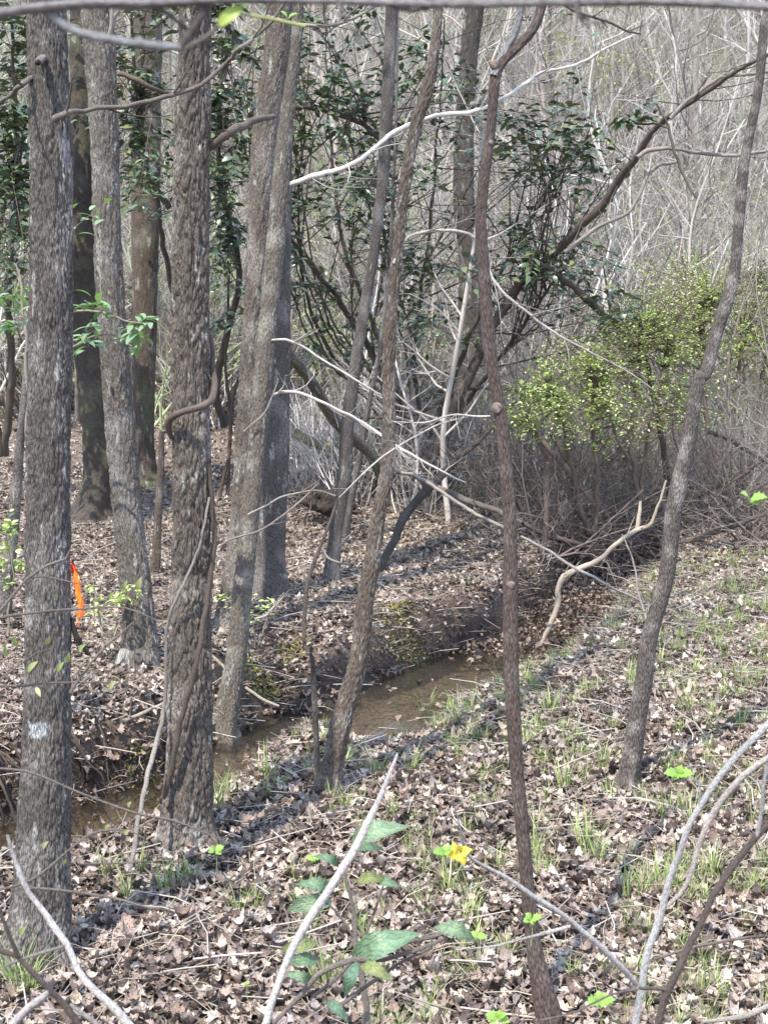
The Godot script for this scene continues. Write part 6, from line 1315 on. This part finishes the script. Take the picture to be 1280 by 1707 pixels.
	for d in [[Vector3(1.087, 0.818, -5.015), 5, 0.0843], [Vector3(0.598, 2.201, -2.281), 3, 0.0400], [Vector3(0.553, 0.761, -3.391), 5, 0.0583], [Vector3(0.418, 0.797, -3.8), 4, 0.0512], [Vector3(-.669, 0.386, -5.358), 4, 0.0621], [Vector3(0.174, 0.986, -3.827), 5, 0.0546], [Vector3(0.238, 0.922, -3.414), 4, 0.0399], [Vector3(0.3, 0.667, -3.479), 5, 0.0536], [Vector3(-.186, 1.043, -3.633), 3, 0.0421], [Vector3(-.432, 0.426, -4.152), 2, 0.0263], [Vector3(-.546, 4.169, -8.313), 3, 0.1092], [Vector3(-.136, 2.776, -1.352), 2, 0.0244]]:
		var c: Vector3 = d[0]
		var wide_by: float = d[2]
		t = thing("leaf_sprig", SPRIG[n % SPRIG.size()], "sprig", c + Vector3(0, -wide_by * .8, 0))
		n += 1
		var from := Vector2(0, -wide_by * 1.6)
		if c.y > 2.2:
			from = Vector2(wide_by * 2.6, wide_by * -.5)
		var g := Geo.new()
		stick(g, [Vector4(c.x + from.x, c.y + from.y, c.z, .0016), Vector4(c.x + from.x * .45 + .004, c.y + from.y * .45, c.z, .0014), Vector4(c.x, c.y, c.z, .001)], 5, Color(.3, .32, .12))
		part("stem", g, M.twig, t, t.position)
		for k in int(d[1]):
			var a := TAU * k / float(d[1]) + rng.randf()
			one_leaf(t, lobed, fresh[k % 3], M.tender, c, c + Vector3(cos(a), sin(a) * .5 + .15, rng.randf_range(-.3, .5)) * wide_by * .62, Vector3(0, 1, .5), .055)
	t = thing("yellow_flower", "single yellow trumpet blossom caught on the tip of the long pale branch", "flower", Vector3(0.125, 1.611, -2.248))
	for k in 4:
		var a := TAU * k / 4 + .4
		var m := leaf(6, .024, .022, .1, -.9, .5, .9).mesh()
		one_leaf(t, m, Color(.80, .62, .08), M.tender, t.position, t.position + Vector3(cos(a), sin(a) * .8, rng.randf_range(.2, .9)) * rng.randf_range(.013, .022), Vector3(0, .3, 1), .024)
		t.get_child(-1).name = "petal" if k == 0 else "petal_%03d" % k
	# out-of-focus branch right in front of the lens, along the top
	t = thing("overhanging_branch", "blurred grey branch running along the very top, close to the lens", "branch", Vector3(-.259, 2.702, -.988))
	branch(t, "stem", [Vector4(-.284, 2.699, -.987, 0.004), Vector4(-.259, 2.702, -.988, 0.004), Vector4(-.235, 2.706, -.988, 0.004), Vector4(-.203, 2.709, -.989, 0.004), Vector4(-.162, 2.709, -.989, 0.004), Vector4(-.126, 2.711, -.989, 0.003), Vector4(-.085, 2.712, -.989, 0.003), Vector4(-.032, 2.712, -.989, 0.003), Vector4(0.024, 2.71, -.989, 0.004), Vector4(0.077, 2.709, -.989, 0.004), Vector4(0.13, 2.709, -.989, 0.004), Vector4(0.178, 2.709, -.989, 0.004), Vector4(0.227, 2.706, -.988, 0.003), Vector4(0.284, 2.703, -.988, 0.003)], Color(.36, .345, .34), 4, .06, 14, .05, .16)
	branch(t, "branch", [Vector4(-.231, 2.705, -.988, 0.002), Vector4(-.223, 2.699, -.987, 0.003), Vector4(-.215, 2.693, -.987, 0.003), Vector4(-.206, 2.689, -.986, 0.003), Vector4(-.19, 2.685, -.985, 0.003), Vector4(-.17, 2.682, -.985, 0.003), Vector4(-.15, 2.68, -.985, 0.003), Vector4(-.136, 2.679, -.984, 0.003)], Color(.36, .37, .39), 0)
	branch(t, "branch", [Vector4(-.136, 2.679, -.984, 0.003), Vector4(-.131, 2.686, -.985, 0.003), Vector4(-.126, 2.694, -.987, 0.003), Vector4(-.12, 2.703, -.988, 0.003), Vector4(-.117, 2.714, -.989, 0.003)], Color(.16, .135, .13), 0)
	branch(t, "twig", [Vector4(-.136, 2.679, -.984, 0.002), Vector4(-.126, 2.684, -.985, 0.002), Vector4(-.118, 2.689, -.986, 0.002), Vector4(-.113, 2.695, -.987, 0.001)], Color(.26, .23, .2), 0)
	one_leaf(t, buds, Color(.36, .46, .10), M.tender, Vector3(-.113, 2.693, -.987), Vector3(-.094, 2.708, -.989), Vector3(0, .3, 1), .05)
	branch(t, "twig", [Vector4(0, 2.712, -.989, 0.002), Vector4(0.008, 2.707, -.988, 0.002), Vector4(0.02, 2.704, -.988, 0.001), Vector4(0.03, 2.705, -.988, 0.001), Vector4(0.038, 2.71, -.989, 0.001)], Color(.2, .15, .15), 0)
	# grassy twigs reaching in at the top
	t = thing("overhanging_twig", "thin dark twig dipping from the top beside the pale white branch's end", "twig", Vector3(0.851, 4.034, -7.284))
	branch(t, "stem", [Vector4(0.842, 4.078, -7.291, 0.007), Vector4(0.91, 4.013, -7.281, 0.007), Vector4(1.03, 3.966, -7.275, 0.007), Vector4(1.134, 3.931, -7.27, 0.007), Vector4(1.209, 3.895, -7.265, 0.006), Vector4(1.278, 3.883, -7.263, 0.004)], Color(.12, .10, .09), 4, .15)
	t = thing("overhanging_twig", "thin grey twig sagging across the top of the close trio with a green bud cluster", "twig", Vector3(-.716, 4.236, -8.323))
	branch(t, "stem", [Vector4(-.768, 4.338, -8.337, 0.009), Vector4(-.716, 4.202, -8.318, 0.009), Vector4(-.614, 4.162, -8.312, 0.009), Vector4(-.478, 4.135, -8.308, 0.009), Vector4(-.307, 4.128, -8.307, 0.009), Vector4(-.171, 4.175, -8.314, 0.009), Vector4(0, 4.257, -8.325, 0.007)], Color(.36, .34, .31), 3, .15)


const SPRIG := ["bright green sprig of young leaves left of the curved grey trunk's foot", "bright green sprig floating in front of the bare tangle at the edge of view", "bright green sprig at the very bottom beside the grey forking shrub", "bright green sprig of young leaves touching the slim brown trunk low down", "bright green sprig in the grass right of the vine-wrapped trunk's foot", "bright green sprig beside the yellow blossom", "bright green sprig beside the rightmost large dark leaf", "bright green sprig at the bottom edge left of the brown trunk's foot", "bright green sprig behind the top large dark leaves", "tiny bright green sprig left of the large-leaved sapling", "yellow-green bud cluster hanging at the top beside the close trio", "blurred green bud at the top near the overhanging branch"]
